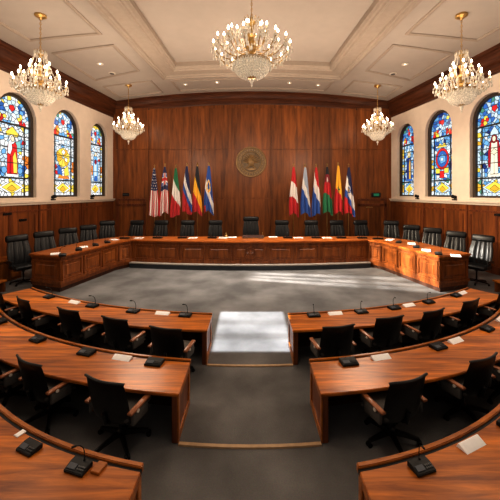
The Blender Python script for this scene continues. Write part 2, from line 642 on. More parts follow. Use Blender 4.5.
WHITE, PALE, SKY, BLUE, NAVY = (.90, .93, .95), (.62, .78, .90), (.17, .43, .74), (.045, .16, .50), (.015, .045, .20)
RED, CRIM, YEL, GOLD, ORG, GRN = (.70, .03, .03), (.42, .015, .03), (.95, .72, .10), (.80, .46, .05), (.85, .26, .04), (.12, .36, .26)


def pick(R, *pairs):
    t = R.random() * sum(w for _, w in pairs)
    for c, w in pairs:
        t -= w
        if t <= 0: return c
    return pairs[-1][0]


def art(kind, u, v, R):
    """glass colour at u (-1..1 across) and v (metres above the sill)"""
    warm = kind < 3
    ground = lambda: pick(R, (WHITE, 5), (PALE, 4), (SKY, .9), (YEL, .25), (RED, .15)) if warm else pick(R, (SKY, 4), (PALE, 3), (BLUE, 2.2), (NAVY, .8), (WHITE, .6))
    if v < .14: return WHITE if warm else PALE
    if v < .76:                                      # ornament band at the foot
        d = abs(v - .40) / .30 + abs(u) / .62
        if d < .45: return GOLD
        if d < 1.0: return YEL
        if abs(u) > .62 and abs(v - .4) < .16: return YEL if warm else GOLD
        return WHITE if warm else pick(R, (WHITE, 3), (PALE, 2), (GRN, 1), (SKY, 1))
    if v < .86: return PALE
    if v > 3.10:                                     # head of the window: radiating pieces
        rr = math.hypot(u, (v - 3.30) * .95)
        if rr > .80:
            return pick(R, (WHITE, 3), (PALE, 2), (SKY, 1.5), (YEL, 1.2), (BLUE, .8), (GRN, .5)) if warm else pick(R, (SKY, 3), (BLUE, 2), (PALE, 2), (GRN, 1), (YEL, .8), (NAVY, 1))
        if .36 < abs(u) < .72 and v < 3.5: return pick(R, (RED, 2), (ORG, 1), (YEL, .6)) if v > 3.2 else PALE
        if math.hypot(abs(u) - .52, v - 3.78) < .16: return BLUE if warm else SKY
        return pick(R, (WHITE, 4), (PALE, 3), (SKY, 2), (YEL, .5)) if warm else pick(R, (SKY, 3), (PALE, 3), (BLUE, 1.5), (RED, .4))
    if abs(u) > .74:                                  # borders
        if warm: return ORG if u > 0 and 1.35 < v < 1.75 else pick(R, (WHITE, 4), (PALE, 3), (YEL, 1.4))
        return pick(R, (YEL, 2), (PALE, 3), (GOLD, .8), (SKY, 1.6), (GRN, .8))
    if kind == 0 and v < 1.3 and abs(u) > .42: return SKY if abs(u) < .62 else BLUE
    return ground()


def disc(cx, cy, r, n=18, sq=1.0):
    return [(cx + r * math.cos(2 * PI * k / n), cy + r * sq * math.sin(2 * PI * k / n)) for k in range(n)]


CREAM_G, FLESH = (.90, .83, .66), (.90, .76, .56)


def figures(kind):
    """the larger drawn pieces of each window, (colour, outline) in metres from the centre line and above the sill"""
    warm = kind < 3
    S = [(WHITE if warm else PALE, [(-.55, .40), (-.2, .62), (.2, .62), (.55, .40), (.2, .18), (-.2, .18)]),
         (YEL, [(-.42, .40), (0, .66), (.42, .40), (0, .16)]), (GOLD, [(-.2, .34), (0, .5), (.2, .34), (0, .24)]),
         (RED, [(-.12, 3.86), (0, 3.72), (.12, 3.86), (.09, 4.0), (-.09, 4.0)]), (YEL if warm else CRIM, [(-.40, 3.42), (-.28, 3.36), (-.24, 3.5), (-.36, 3.54)]), (YEL if warm else RED, [(.40, 3.42), (.28, 3.36), (.24, 3.5), (.36, 3.54)]),
         (BLUE, [(.34, 3.72), (.5, 3.66), (.52, 3.82), (.38, 3.88)]), (SKY if warm else NAVY, [(-.34, 3.72), (-.5, 3.66), (-.52, 3.82), (-.38, 3.88)]),
         (RED, [(-.68, 3.16), (-.42, 3.16), (-.55, 3.4)]), (RED, [(.42, 3.16), (.68, 3.16), (.55, 3.4)])]
    ped = [(-.36, .88), (.36, .88), (.36, 1.0), (-.36, 1.0)]
    if kind == 0:
        S += [(YEL, [(-.30, 2.66), (-.34, 2.80), (0, 3.06), (.34, 2.80), (.30, 2.66)]), (WHITE, ped),
              ((.26, .58, .56), [(-.52, 2.05), (-.22, 1.95), (-.2, 2.4), (-.45, 2.5)]), (SKY, disc(-.45, 1.15, .14)), (SKY, disc(.45, 1.15, .14)),
              (RED, [(-.30, 1.0), (.30, 1.0), (.29, 1.6), (.25, 2.25), (.12, 2.45), (-.12, 2.45), (-.25, 2.25), (-.29, 1.6)]),
              (YEL, [(-.27, 1.04), (-.07, 1.04), (-.03, 1.75), (-.15, 1.98), (-.26, 1.6)]), (CRIM, [(.08, 1.04), (.16, 1.04), (.14, 1.75), (.06, 1.75)]),
              (WHITE, disc(.03, 2.50, .16, sq=1.2)), (WHITE, [(.03, 2.1), (.13, 1.85), (.26, 1.9), (.22, 2.4), (.08, 2.48)]), (FLESH, disc(.0, 2.53, .09, sq=1.3))]
    elif kind == 3:
        S += [(PALE, [(-.24, 2.62), (-.2, 2.85), (0, 3.08), (.2, 2.85), (.24, 2.62)]), (CREAM_G, ped),
              (CRIM, [(-.33, 1.30), (.33, 1.30), (.34, 2.0), (.22, 2.44), (-.22, 2.44), (-.34, 2.0)]),
              (CREAM_G, [(-.21, 1.0), (.21, 1.0), (.18, 1.7), (.16, 2.38), (-.16, 2.38), (-.18, 1.7)]), ((.72, .62, .46), [(-.03, 1.02), (.03, 1.02), (.02, 1.8), (-.02, 1.8)]),
              (FLESH, [(-.2, 1.95), (0, 1.85), (.2, 1.95), (0, 2.1)]), (CRIM, disc(0, 2.54, .15, sq=1.2)), (FLESH, disc(0, 2.54, .09, sq=1.3))]
    elif kind == 1:
        S += [*[(YEL if k % 3 else GOLD, [(.06 * math.cos(k * PI / 5), 2.02 + .05 * math.sin(k * PI / 5)), (.54 * math.cos(k * PI / 5), 2.02 + .46 * math.sin(k * PI / 5)), (.60 * math.cos((k + .5) * PI / 5), 2.02 + .50 * math.sin((k + .5) * PI / 5)), (.54 * math.cos((k + .95) * PI / 5), 2.02 + .46 * math.sin((k + .95) * PI / 5))]) for k in range(10)],
              (WHITE, [(-.16, 2.3), (.0, 2.16), (.16, 2.3), (0, 2.44)]), (WHITE, [(-.3, 1.8), (-.14, 1.86), (-.16, 2.02), (-.34, 1.98)]),
              (YEL, [(-.5, 1.1), (-.1, 1.05), (-.05, 1.4), (-.4, 1.6)]), (BLUE, [(.10, 1.08), (.52, 1.15), (.54, 1.62), (.22, 1.48)]), (ORG, [(-.5, .9), (.5, .9), (.4, 1.04), (-.4, 1.04)])]
    elif kind == 4:
        S += [(RED, disc(0, 1.95, .56)), (BLUE, disc(0, 1.95, .42)), (SKY, [(-.3, 1.8), (.1, 1.7), (.3, 2.0), (0, 2.2), (-.25, 2.1)]), (PALE, [(-.1, 1.85), (.1, 1.85), (.12, 2.0), (-.1, 2.0)]),
              (YEL, [(-.4, 2.58), (.4, 2.58), (.2, 2.78), (0, 2.68), (-.2, 2.78)]), (YEL, [(-.55, 1.2), (-.2, 1.2), (-.2, 1.42), (-.55, 1.5)]), (YEL, [(.2, 1.2), (.55, 1.2), (.55, 1.5), (.2, 1.42)]),
              (RED, [(-.2, .95), (.2, .95), (.16, 1.3), (-.16, 1.3)])]
    elif kind == 2:
        S += [(SKY, [(-.34, .98), (.34, .98), (.36, 1.7), (.26, 2.45), (-.26, 2.45), (-.36, 1.7)]), (PALE, [(-.16, 1.1), (.2, 1.1), (.24, 1.8), (.1, 2.3), (-.14, 2.2)]),
              (CRIM, disc(0, 2.1, .14)), (BLUE, [(-.28, .9), (.2, .9), (.12, 1.2), (-.2, 1.2)]), (ORG, [(.40, 1.3), (.6, 1.3), (.6, 1.9), (.42, 1.8)]), (FLESH, disc(0, 2.58, .12))]
    else:
        S += [(NAVY, [(-.34, .98), (.34, .98), (.32, 1.8), (.22, 2.40), (-.22, 2.40), (-.32, 1.8)]), (GOLD, [(-.24, 1.0), (-.02, 1.0), (.0, 1.9), (-.1, 2.3), (-.2, 2.1)]),
              (YEL, disc(0, 2.58, .2)), (FLESH, disc(0, 2.57, .12)), (BLUE, [(-.5, .9), (.5, .9), (.45, 1.02), (-.45, 1.02)])]
    return S


def stained_window(s, k, idx, kind):
    a, b, z0, z1 = WIN[k] if k < 3 else WIN_UNSEEN[k - 3]
    R = random.Random(100 + idx)
    c, hw = (a + b) / 2, (b - a) / 2
    root = struct(empty('window_%d' % idx, wall_pt(s, c, .3, z0), 0))
    def L(y, z, d):      # local to the window root
        p = wall_pt(s, y, d, z); q = root.location
        return (p[0] - q.x, p[1] - q.y, p[2] - q.z)
    out = arch_pts(c, hw + .13, z0 - .07, z1 + .13)
    inn = arch_pts(c, hw - .02, z0 + .03, z1 - .02)
    fr = MB()
    n = len(out)
    vs = [L(y, z, .16) for y, z in out] + [L(y, z, .16) for y, z in inn] + [L(y, z, .40) for y, z in inn] + [L(y, z, .40) for y, z in out]
    fs = []
    for i in range(n):
        j = (i + 1) % n
        for q in range(4):
            r = (q + 1) % 4
            fs.append((q * n + i, q * n + j, r * n + j, r * n + i))
    fr.add(vs, fs)
    fr.build('window_frame', M['window_frame'], root, angle=30)
    # dark lead sheet behind the coloured pieces, and the saddle bars in front of them
    ld = MB()
    ld.add([L(y, z, .30) for y, z in inn], [tuple(range(n))])
    H = z1 - z0
    for zz in (.80, 3.10):
        ld.loft([[L(y, z0 + zz + e, d) for e, d in ((-.035, .22), (.035, .22), (.035, .3), (-.035, .3))] for y in (c - hw, c + hw)])
    for zz in (1.45, 2.1, 2.65):
        ld.loft([[L(y, z0 + zz + e, d) for e, d in ((-.016, .24), (.016, .24), (.016, .3), (-.016, .3))] for y in (c - hw, c + hw)])
    for uu in (-.7, .7):
        ld.loft([[L(c + uu * hw + e, z, d) for e, d in ((-.014, .24), (.014, .24), (.014, .3), (-.014, .3))] for z in (z0, z0 + 3.1)])
    ld.build('leading', M['lead'], root, recalc=False, smooth=False)
    # coloured pieces: cells of an irregular mosaic cut to the opening
    seeds = []
    step = .185
    ny = int(2 * hw / step) + 1
    nz = int(H / step) + 1
    for j in range(nz):
        for i in range(ny):
            y = c - hw + (i + .5 + R.uniform(-.42, .42)) * 2 * hw / ny
            z = z0 + (j + .5 + R.uniform(-.42, .42)) * H / nz
            seeds.append((y, z))
    gl = MB()
    for (sy, sz) in seeds:
        poly = [(c - hw, z0), (c + hw, z0), (c + hw, z1), (c - hw, z1)]
        poly = [(sy - .4, sz - .4), (sy + .4, sz - .4), (sy + .4, sz + .4), (sy - .4, sz + .4)]
        for (qy, qz) in seeds:
            dx, dy = qy - sy, qz - sz
            d = math.hypot(dx, dy)
            if d < 1e-6 or d > .6: continue
            mx, my = sy + dx / 2, sz + dy / 2
            dx, dy = dx / d, dy / d
            poly = clip(poly, mx - dx * .0125, my - dy * .0125, dx, dy)
            if len(poly) < 3: break
        if len(poly) < 3: continue
        for i in range(n):
            p, q = inn[i], inn[(i + 1) % n]
            ex, ey = q[0] - p[0], q[1] - p[1]
            l = math.hypot(ex, ey)
            if l < 1e-6: continue
            poly = clip(poly, p[0], p[1], ey / l, -ex / l)
            if len(poly) < 3: break
        if len(poly) < 3: continue
        u = (sy - c) / hw * (1 if s < 0 else -1)
        col = art(kind, u if s < 0 else u, sz - z0, R)
        g = R.uniform(.8, 1.1)
        gl.add([L(y, z, .285) for y, z in poly], [tuple(range(len(poly)))], [tuple(min(1, x * g) for x in col)])
    k_ = hw / .8
    for q, (col, pts) in enumerate(figures(kind)):
        fx = .78 if .85 < min(p[1] for p in pts) < 3.1 else 1.0
        pts = [(x * k_ * fx, z * H / 4.4) for x, z in pts]
        gx = sum(p[0] for p in pts) / len(pts); gz = sum(p[1] for p in pts) / len(pts)
        big = []
        for x, z in pts:
            l = math.hypot(x - gx, z - gz) + 1e-4
            big.append((gx + (x - gx) * (1 + .024 / max(l, .03)), gz + (z - gz) * (1 + .024 / max(l, .03))))
        sg = -s
        gl.add([L(c + x * sg * -1, z0 + z, .278 - .002 * q) for x, z in big], [tuple(range(len(big)))], [(.004, .004, .004)])
        gl.add([L(c + x * sg * -1, z0 + z, .277 - .002 * q) for x, z in pts], [tuple(range(len(pts)))], [col])
    g = gl.build('stained_glass', M['glass'], root, recalc=False, smooth=False, col=True)
    # sill
    sl = MB()
    sl.loft([[L(y, z, d) for d, z in ((-.02, z0 - .16), (-.02, z0 - .08), (.4, z0 - .04), (.4, z0 - .16))] for y in (c - hw - .12, c + hw + .12)])
    sl.build('window_sill', M['sill'], root)
    return root


for k in range(3):
    stained_window(-1, k, k + 1, k)
    stained_window(1, k, k + 4, k + 3)
for k in (3, 4):
    stained_window(-1, k, k + 4, 1)
    stained_window(1, k, k + 6, 4)

# the hall's axis runs a little to the side of the camera
OFFX = .14
for o in list(COL.objects):
    if o.get('kind') == 'structure' and o.parent is None and o.name != 'floor':
        o.location.x += OFFX

# ------------------------------------------------------------------ bench (dais)
DH = 1.25
inner = [(-6.5, 10.3), (-5.87, 13.25), (-5.45, 13.86)]
for i in range(1, 12):
    x = -5.45 + 10.9 * i / 12
    inner.append((x, 13.36 + .5 * (x / 5.45) ** 2))
inner += [(5.45, 13.86), (5.87, 13.25), (6.5, 10.3)]
outer = [(-7.8, 10.72), (-7.25, 13.75), (-6.3, 14.95)]
for i in range(1, 12):
    x = -6.3 + 12.6 * i / 12
    outer.append((x, 14.75 + .2 * (x / 6.3) ** 2))
outer += [(6.3, 14.95), (7.25, 13.75), (7.8, 10.72)]
NI = len(inner)


def offs(pts, d):
    """shift a polyline sideways by d (to its right hand side when walked)"""
    out = []
    for i, p in enumerate(pts):
        a = Vector(pts[max(i - 1, 0)]); b = Vector(pts[min(i + 1, len(pts) - 1)])
        if 0 < i < len(pts) - 1:
            d1 = (Vector(p) - a).normalized(); d2 = (b - Vector(p)).normalized()
            n1 = Vector((d1.y, -d1.x)); n2 = Vector((d2.y, -d2.x))
            n = (n1 + n2).normalized()
            k = d / max(.5, n.dot(n1))
        else:
            dd = (b - a).normalized(); n = Vector((dd.y, -dd.x)); k = d
        out.append((p[0] + n.x * k, p[1] + n.y * k))
    return out


def band(mb, pin, pout, z0, z1, ext=0.0):
    """solid ring segment between two polylines"""
    pin, pout = list(pin), list(pout)
    if ext:
        for P in (pin, pout):
            for e, q in ((0, 1), (-1, -2)):
                d = (Vector(P[e]) - Vector(P[q])).normalized()
                P[e] = (P[e][0] + d.x * ext, P[e][1] + d.y * ext)
    mb.loft([[(a[0], a[1], z0), (b[0], b[1], z0), (b[0], b[1], z1), (a[0], a[1], z1)] for a, b in zip(pin, pout)])
    return mb


bench = empty('judges_bench', (0, 14, 0), 0, 'long U-shaped reddish wood bench with panelled front facing the rows of desks', 'bench')
def bl(mb):      # shift to the bench root
    mb.v = [(x, y - 14, z) for x, y, z in mb.v]
    return mb


RGT = 1
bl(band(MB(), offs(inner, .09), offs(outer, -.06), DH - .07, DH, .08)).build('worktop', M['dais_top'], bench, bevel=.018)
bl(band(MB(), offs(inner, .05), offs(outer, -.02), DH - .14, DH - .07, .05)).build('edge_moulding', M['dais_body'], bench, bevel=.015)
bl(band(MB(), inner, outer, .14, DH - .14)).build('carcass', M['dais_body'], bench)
bl(band(MB(), offs(inner, .05), offs(outer, -.02), .25, .36, .05)).build('base_moulding', M['dais_body'], bench, bevel=.012)
bl(band(MB(), offs(inner[2:-2], .22), offs(inner[2:-2], -.3), .0, .20)).build('plinth', M['stone_dark'], bench)
bl(band(MB(), offs(inner[2:-2], .235), offs(inner[2:-2], .03), .20, .25)).build('plinth_nosing', M['nosing'], bench)
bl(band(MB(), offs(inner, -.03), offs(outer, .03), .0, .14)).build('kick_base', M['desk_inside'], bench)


def wall_panel(p, q, z0, z1, name='front_panel', seal=False):
    """raised and fielded panel on the bench face running from p to q (room side on the right when walking p to q)"""
    p, q = Vector(p), Vector(q)
    d = (q - p).normalized(); n = Vector((d.y, -d.x)); w = (q - p).length
    T = Matrix(((d.x, n.x, 0, p.x), (d.y, n.y, 0, p.y - 14), (0, 0, 1, 0), (0, 0, 0, 1)))
    fr = MB()
    t = .07
    for (x0, x1, a, b) in ((0, w, z0, z0 + t), (0, w, z1 - t, z1), (0, t, z0 + t, z1 - t), (w - t, w, z0 + t, z1 - t)):
        fr.box((x0 + x1) / 2, .015, (a + b) / 2, x1 - x0, .05, b - a, T)
    o = fr.build(name, M['dais_body'], bench, bevel=.01)
    f = MB()
    m = .13
    ring = lambda i, dep: [T @ Vector(v) for v in ((i, dep, z0 + i), (w - i, dep, z0 + i), (w - i, dep, z1 - i), (i, dep, z1 - i))]
    f.loft([ring(t + .005, .004), ring(m + .03, .012), ring(m + .05, .03), ring(m + .06, .03)])
    f.build('fielded_panel', M['dais_panel'], o)
    return o, T, w


def along(pts, x):
    for a, b in zip(pts[:-1], pts[1:]):
        if a[0] <= x <= b[0]:
            t = (x - a[0]) / (b[0] - a[0])
            return (x, a[1] + (b[1] - a[1]) * t)


cuts = [-5.38, -4.3, -3.15, -1.98, -.78, .78, 1.98, 3.15, 4.3, 5.38]
back_in = inner[2:-2]
seal_host = None
for i in range(9):
    pa, pb = along(back_in, cuts[i] + .05), along(back_in, cuts[i + 1] - .05)
    o, T, w = wall_panel(pa, pb, .36, DH - .2)
    if i == 4:
        seal_host = (o, T, w)
for s in (-1, 1):
    A, B, C = Vector(inner[0]), Vector(inner[1]), Vector(inner[2])
    O = Vector(outer[0])
    seq = []
    for k in range(3):
        a = A.lerp(B, (k + .04) / 3); b = A.lerp(B, (k + .96) / 3)
        seq.append((a, b))
    seq.append((B.lerp(C, .1), C.lerp(B, .1)))
    seq.append((O.lerp(A, .06), A.lerp(O, .06)))
    for a, b in seq:
        if s < 0:
            wall_panel(a, b, .36, DH - .2)
        else:
            wall_panel((-b.x, b.y), (-a.x, a.y), .36, DH - .2)


def seal_mesh(r, T, parent=None, name='seal', mat='brass_dark', names=('medallion', 'rim', 'emblem')):
    """carved round medallion; T maps local x,z onto the wall and local y outward"""
    disc = MB().lathe([(0, .0), (r, .0), (r, r * .06), (r * .93, r * .09), (r * .88, r * .05), (r * .66, r * .05), (r * .64, r * .03), (0, r * .03)], 40, mat=T)
    root = disc.build(name, M[mat], parent)
    rim = MB()
    for rad, th in ((.96, .045), (.68, .03), (.90, .02)):
        pts = [(r * rad * math.cos(2 * PI * i / 40), r * rad * math.sin(2 * PI * i / 40), r * .07) for i in range(41)]
        rim.tube([T @ Vector(p) for p in pts], r * th, 6)
    rim.build('rim', M['bronze_light'] if mat == 'brass_dark' else M[mat], root)
    em = MB()
    # relief: spread wings, shield, head and scroll, with a ring of raised marks
    for sx in (-1, 1):
        for k in range(5):
            a = PI / 2 + sx * (.45 + .3 * k)
            p0 = (sx * r * .10, r * (.1 - .05 * k), r * .06)
            p1 = (r * .56 * math.cos(a), r * (.50 * math.sin(a) + .06), r * .06)
            em.cyl(T @ Vector(p0), T @ Vector(p1), r * .07, r * .03, 6)
        em.cyl(T @ Vector((sx * r * .05, -r * .2, r * .06)), T @ Vector((sx * r * .34, -r * .46, r * .06)), r * .05, r * .04, 6)
    em.lathe([(0, r * .02), (r * .2, r * .02), (r * .2, r * .08), (r * .1, r * .14), (0, r * .15)], 12, mat=T @ Matrix.Translation((0, -r * .03, 0)) @ Matrix.Scale(1.3, 4, (0, 1, 0)))
    em.lathe([(0, r * .02), (r * .11, r * .03), (r * .11, r * .1), (0, r * .16)], 10, mat=T @ Matrix.Translation((0, r * .38, 0)))
    em.box(0, -r * .48, r * .06, r * .5, r * .1, r * .07, T)
    for k in range(30):
        a = 2 * PI * k / 30
        em.box(r * .79 * math.cos(a), r * .79 * math.sin(a), r * .055, r * .05, r * .10, r * .03, T @ Matrix.Identity(4))
    em.build('emblem_relief', M['bronze_light'] if mat == 'brass_dark' else M[mat], root)
    return root


o, T, w = seal_host
Ts = T @ Matrix.Translation((w / 2, .03, .71)) @ Matrix(((1, 0, 0, 0), (0, 0, 1, 0), (0, 1, 0, 0), (0, 0, 0, 1)))
seal_mesh(.27, Ts, o, 'carved_seal', 'dais_body')
Tw = Matrix.Translation((.07, YB - .06, 5.44)) @ Matrix.Rotation(PI / 2, 4, 'X')
ws = seal_mesh(1.0, Tw, None, 'wall_seal')
tag(ws, 'large round carved bronze seal on the wood panelled back wall above the centre chair', 'seal')

# raised platform behind the bench
PLAT = .12
struct(MB().prism([(-8.4, 15.25), (8.4, 15.25), (8.6, YB - .07), (-8.6, YB - .07)], 0, PLAT).build('floor_platform', M['carpet']))


# ------------------------------------------------------------------ curved rows of desks
RH = .70
ROWS = [dict(zc=17.9, R=11.2, d=.84, x0=.84, a1=33.6), dict(zc=13.7, R=8.88, d=.84, x0=.955, a1=43.0), dict(zc=8.8, R=5.9, d=.86, x0=1.06, a1=45.0)]
ROWN = ['front', 'middle', 'rear']


def make_desk(row, s):
    P = ROWS[row]
    zc, R, d = P['zc'], P['R'], P['d']
    x0, a1 = P['x0'], math.radians(P['a1'])
    n = 36
    side = 'right' if s > 0 else 'left'

    def inner_end(off):      # aisle end: cut parallel to the aisle
        return lambda r: s * math.asin((x0 + off) / r)

    def outer_end(off):
        return lambda r: s * (a1 - off / r)

    mid = s * (a1 + math.asin(x0 / R)) / 2
    base = (R + d / 2) * math.sin(mid), zc - (R + d / 2) * math.cos(mid)
    root = empty('curved_desk', (base[0], base[1], 0), 0, 'curved polished wood desk, %s of the three rows, %s of the aisle' % (ROWN[row], side), 'desk', 'curved desks in rows')

    def put(mb, name, mat, parent=root, **kw):
        mb.v = [(x - root.location.x, y - root.location.y, z) for x, y, z in mb.v]
        return mb.build(name, M[mat], parent, **kw)
    rect = lambda r0, r1, z0, z1: [(r0, z0), (r1, z0), (r1, z1), (r0, z1)]
    L0, L1, I0, I1 = inner_end(0), outer_end(0), inner_end(.05), outer_end(.05)
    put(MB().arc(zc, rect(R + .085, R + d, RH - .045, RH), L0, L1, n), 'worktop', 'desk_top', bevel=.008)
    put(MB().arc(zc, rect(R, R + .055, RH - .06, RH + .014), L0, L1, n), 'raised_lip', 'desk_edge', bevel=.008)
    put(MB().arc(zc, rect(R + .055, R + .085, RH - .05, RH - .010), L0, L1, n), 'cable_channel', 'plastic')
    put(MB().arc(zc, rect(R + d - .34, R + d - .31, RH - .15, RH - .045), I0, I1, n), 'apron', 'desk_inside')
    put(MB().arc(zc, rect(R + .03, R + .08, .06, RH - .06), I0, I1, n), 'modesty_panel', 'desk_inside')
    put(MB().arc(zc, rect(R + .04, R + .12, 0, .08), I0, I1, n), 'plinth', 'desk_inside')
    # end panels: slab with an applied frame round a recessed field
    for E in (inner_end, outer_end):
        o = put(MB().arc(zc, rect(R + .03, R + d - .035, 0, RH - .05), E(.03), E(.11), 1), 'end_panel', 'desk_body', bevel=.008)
        fr = MB()
        for (r0, r1, z0, z1) in ((R + .03, R + .12, 0, RH - .05), (R + d - .125, R + d - .035, 0, RH - .05), (R + .12, R + d - .125, 0, .12), (R + .12, R + d - .125, RH - .14, RH - .05)):
            fr.arc(zc, rect(r0, r1, z0, z1), E(.012), E(.032), 1)
        put(fr, 'panel_frame', 'desk_edge', o, bevel=.006)
    m = max(2, round(a1 * R / 1.9))
    for k in range(1, m):
        t = s * (math.asin(x0 / R) + (a1 - math.asin(x0 / R)) * k / m)
        put(MB().arc(zc, rect(R + .08, R + .34, .0, RH - .05), t - .02 / R, t + .02 / R, 1), 'partition', 'desk_body')
    return root


for row in range(3):
    for s in (-1, 1):
        make_desk(row, s)
for row, nm in ((0, 'front'), (1, 'middle')):
    P = ROWS[row]
    r = P['R'] + P['d'] - .06
    a = math.asin((P['x0'] + .005) / r)
    o = MB().arc(P['zc'], [(r, 0), (r + .06, 0), (r + .055, .02), (r + .005, .02)], -a, a, 16).build('nosing_strip', M['strip'])
    tag(o, 'thin tan nosing strip curving across the carpet between the %s desks' % nm, 'floor strip', 'nosing strips across the aisle')


# ------------------------------------------------------------------ chairs
def star_base(root, r, col_top, n=5, rot=.3):
    leg = MB()
    S = []
    for t, w, h, z in ((.03, .032, .03, .115), (.5, .026, .026, .10), (1.0, .02, .02, .075)):
        y = r * t
        S.append([(-w, y, z - h), (w, y, z - h), (w * .7, y, z + h), (-w * .7, y, z + h)])
    leg.loft(S)
    lm = leg.mesh('base_leg', M['metal_dark'], bevel=.004)
    cm = MB().cyl((-.028, r, .03), (-.008, r, .03), .03, n=12).cyl((.008, r, .03), (.028, r, .03), .03, n=12).cyl((0, r, .03), (0, r, .075), .009, n=6).mesh('caster', M['plastic'])
    for k in range(n):
        o = inst('base_leg', lm, root, (0, 0, 0), rot + 2 * PI * k / n)
        inst('caster', cm, o)
    MB().lathe([(0, .07), (.05, .07), (.05, .15), (.028, .17), (.028, col_top - .12), (.05, col_top - .10), (.05, col_top), (0, col_top)], 12).build('column', M['metal_dark'], root)


def executive_chair(wide=1.0, h=1.78):
    """tall leather chair; faces local +y"""
    root = empty('executive_chair')
    star_base(root, .40, .56)
    W = .78 * wide
    MB().rbox(0, .02, .63, W, .64, .16, .07).build('seat', M['leather'], root)
    # backrest: channelled slab leaning back
    z0, z1 = .66, h - .24
    nu, nv = 37, 14
    def pt(u, v, front):
        z = z0 + (z1 - z0) * v
        lean = -.27 - .20 * v
        w = W / 2 * (.88 + .12 * math.sin(PI * min(1, v * 1.1)))
        x = (u * 2 - 1) * w
        edge = 1 - abs(u * 2 - 1) ** 6
        wing = .05 * abs(u * 2 - 1) ** 2.5
        if front:
            ch = abs(math.cos(u * PI * 5.0)) ** .5 if .08 < u < .92 else .6
            y = lean + .02 + .055 * edge * (.45 + .55 * ch) + wing + .03 * math.sin(PI * v)
        else:
            y = lean - .055 * edge + wing * .4
        return (x, y, z)
    mbk = MB()
    S = []
    for j in range(nv + 1):
        v = j / nv
        S.append([pt(i / nu, v, True) for i in range(nu + 1)] + [pt(i / nu, v, False) for i in range(nu, -1, -1)])
    mbk.loft(S)
    mbk.build('backrest', M['leather'], root, angle=60)
    mt = Matrix.Translation((0, -.485, h - .125)) @ Matrix.Rotation(.17, 4, 'X')
    hd = MB().rbox(0, 0, 0, W * .98, .17, .27, .08, mt, 4)
    hd.build('headrest', M['leather'], root, angle=60)
    for s in (-1, 1):
        a = MB()
        x = s * (W / 2 + .045)
        a.tube([(x - s * .05, .22, .60), (x, .24, .72), (x, .20, .84), (x, -.02, .87)], .022, 8)
        a.tube([(x, -.02, .87), (x, -.2, .86), (x - s * .03, -.30, .80)], .022, 8)
        o = a.build('armrest', M['metal_dark'], root)
        MB().rbox(x, 0.0, .895, .085, .42, .06, .025).build('arm_pad', M['leather'], o)
    return root


def task_chair():
    """plain mid back chair with wood capped arms; faces local +y"""
    root = empty('desk_chair')
    star_base(root, .33, .42)
    MB().rbox(0, .03, .465, .54, .48, .10, .045).build('seat', M['seat_fabric'], root)
    bk = MB()
    S = []
    nu = 12
    for j in range(11):
        v = j / 10
        z = .40 + .56 * v
        y0 = -.21 - .13 * v
        hw = .275 + .02 * math.sin(PI * v)
        th = .05 * (1 - .35 * v)
        if j in (0, 10): th *= .5
        f, b = [], []
        for i in range(nu + 1):
            u = i / nu * 2 - 1
            c = .06 * u * u
            e = (1 - u ** 8)
            f.append((u * hw, y0 + c + th * e, z - (.012 * (abs(u) ** 6) if j == 10 else 0)))
            b.append((u * hw, y0 + c - th * .6 * e, z - (.012 * (abs(u) ** 6) if j == 10 else 0)))
        S.append(f + b[::-1])
    bk.loft(S)
    o = bk.build('backrest', M['leather'], root, angle=60)
    tr = MB().tube([(u * .288, -.34 + .06 * u * u, .965 - .012 * abs(u) ** 6) for u in [i / 8 - 1 for i in range(17)]], .016, 6)
    tr.build('top_piping', M['leather_grey'], o)
    MB().box(0, -.20, .42, .1, .1, .04).tube([(0, -.1, .41), (0, -.26, .41), (0, -.29, .55)], .025, 8).build('back_bracket', M['metal_dark'], root)
    for s in (-1, 1):
        x = s * .32
        a = MB().rbox(x, -.05, .475, .045, .28, .15, .02)
        a.tube([(x, .14, .44), (s * .2, .12, .41)], .018, 6)
        ar = a.build('armrest', M['seat_fabric'], root)
        mt = Matrix.Translation((x, -.06, .585)) @ Matrix.Rotation(.06, 4, 'X')
        MB().rbox(0, 0, 0, .07, .36, .034, .014, mt).build('arm_cap', M['arm_wood'], ar)
        MB().cyl((x + s * .02, -.12, .56), (x + s * .04, -.12, .56), .022, n=10).build('arm_bolt', M['white_metal'], ar)
    return root


exec_pool = Pool(executive_chair())
face = lambda dx, dy: math.atan2(-dx, dy)
YCH = 16.0
back_px = [136.5, 161, 187.5, 215.5, None, 282, 311.5, 337, 361]
for i, px in enumerate(back_px):
    if px is None:
        o = executive_chair(1.12, 1.98)
        o.name = 'presiding_chair'
        o.location = ((251 - 250) / F * YCH, YCH, PLAT); o.rotation_euler = (0, 0, PI)
        tag(o, 'tallest and widest black leather chair, behind the centre of the bench below the seal', 'chair', 'high-back chairs behind the bench')
        continue
    x = (px - 250) / F * (YCH + .45)
    if i < 4:
        lab = 'black high-back chair behind the bench, %s left of the tall centre chair' % ORD[3 - i]
    else:
        lab = 'black high-back chair behind the bench, %s right of the tall centre chair' % ORD[i - 5]
    exec_pool.get((x, YCH, PLAT), PI + .06 * x / 8, lab, 'chair', 'high-back chairs behind the bench')
wing = [(25, 11.3), (49.5, 12.36), (71.5, 13.56), (91, 14.75), (108.5, 15.75)]
wing_r = [(475, 11.3), (450.5, 12.36), (429, 13.56), (409, 14.75), (390, 15.75)]
for s, lst in ((-1, wing), (1, wing_r)):
    for i, (px, y) in enumerate(lst):
        x = (px - 250) / F * y + s * (.06 if i < 3 else .10)
        z = PLAT if i == 4 else 0
        fx = -s * (.86 - .13 * i)
        exec_pool.get((x, y, z), face(fx, -.48 - .10 * i), 'black high-back chair outside the %s arm of the bench, %s from its open end' % ('left' if s < 0 else 'right', ORD[i]), 'chair', 'high-back chairs behind the bench')

task_pool = Pool(task_chair())
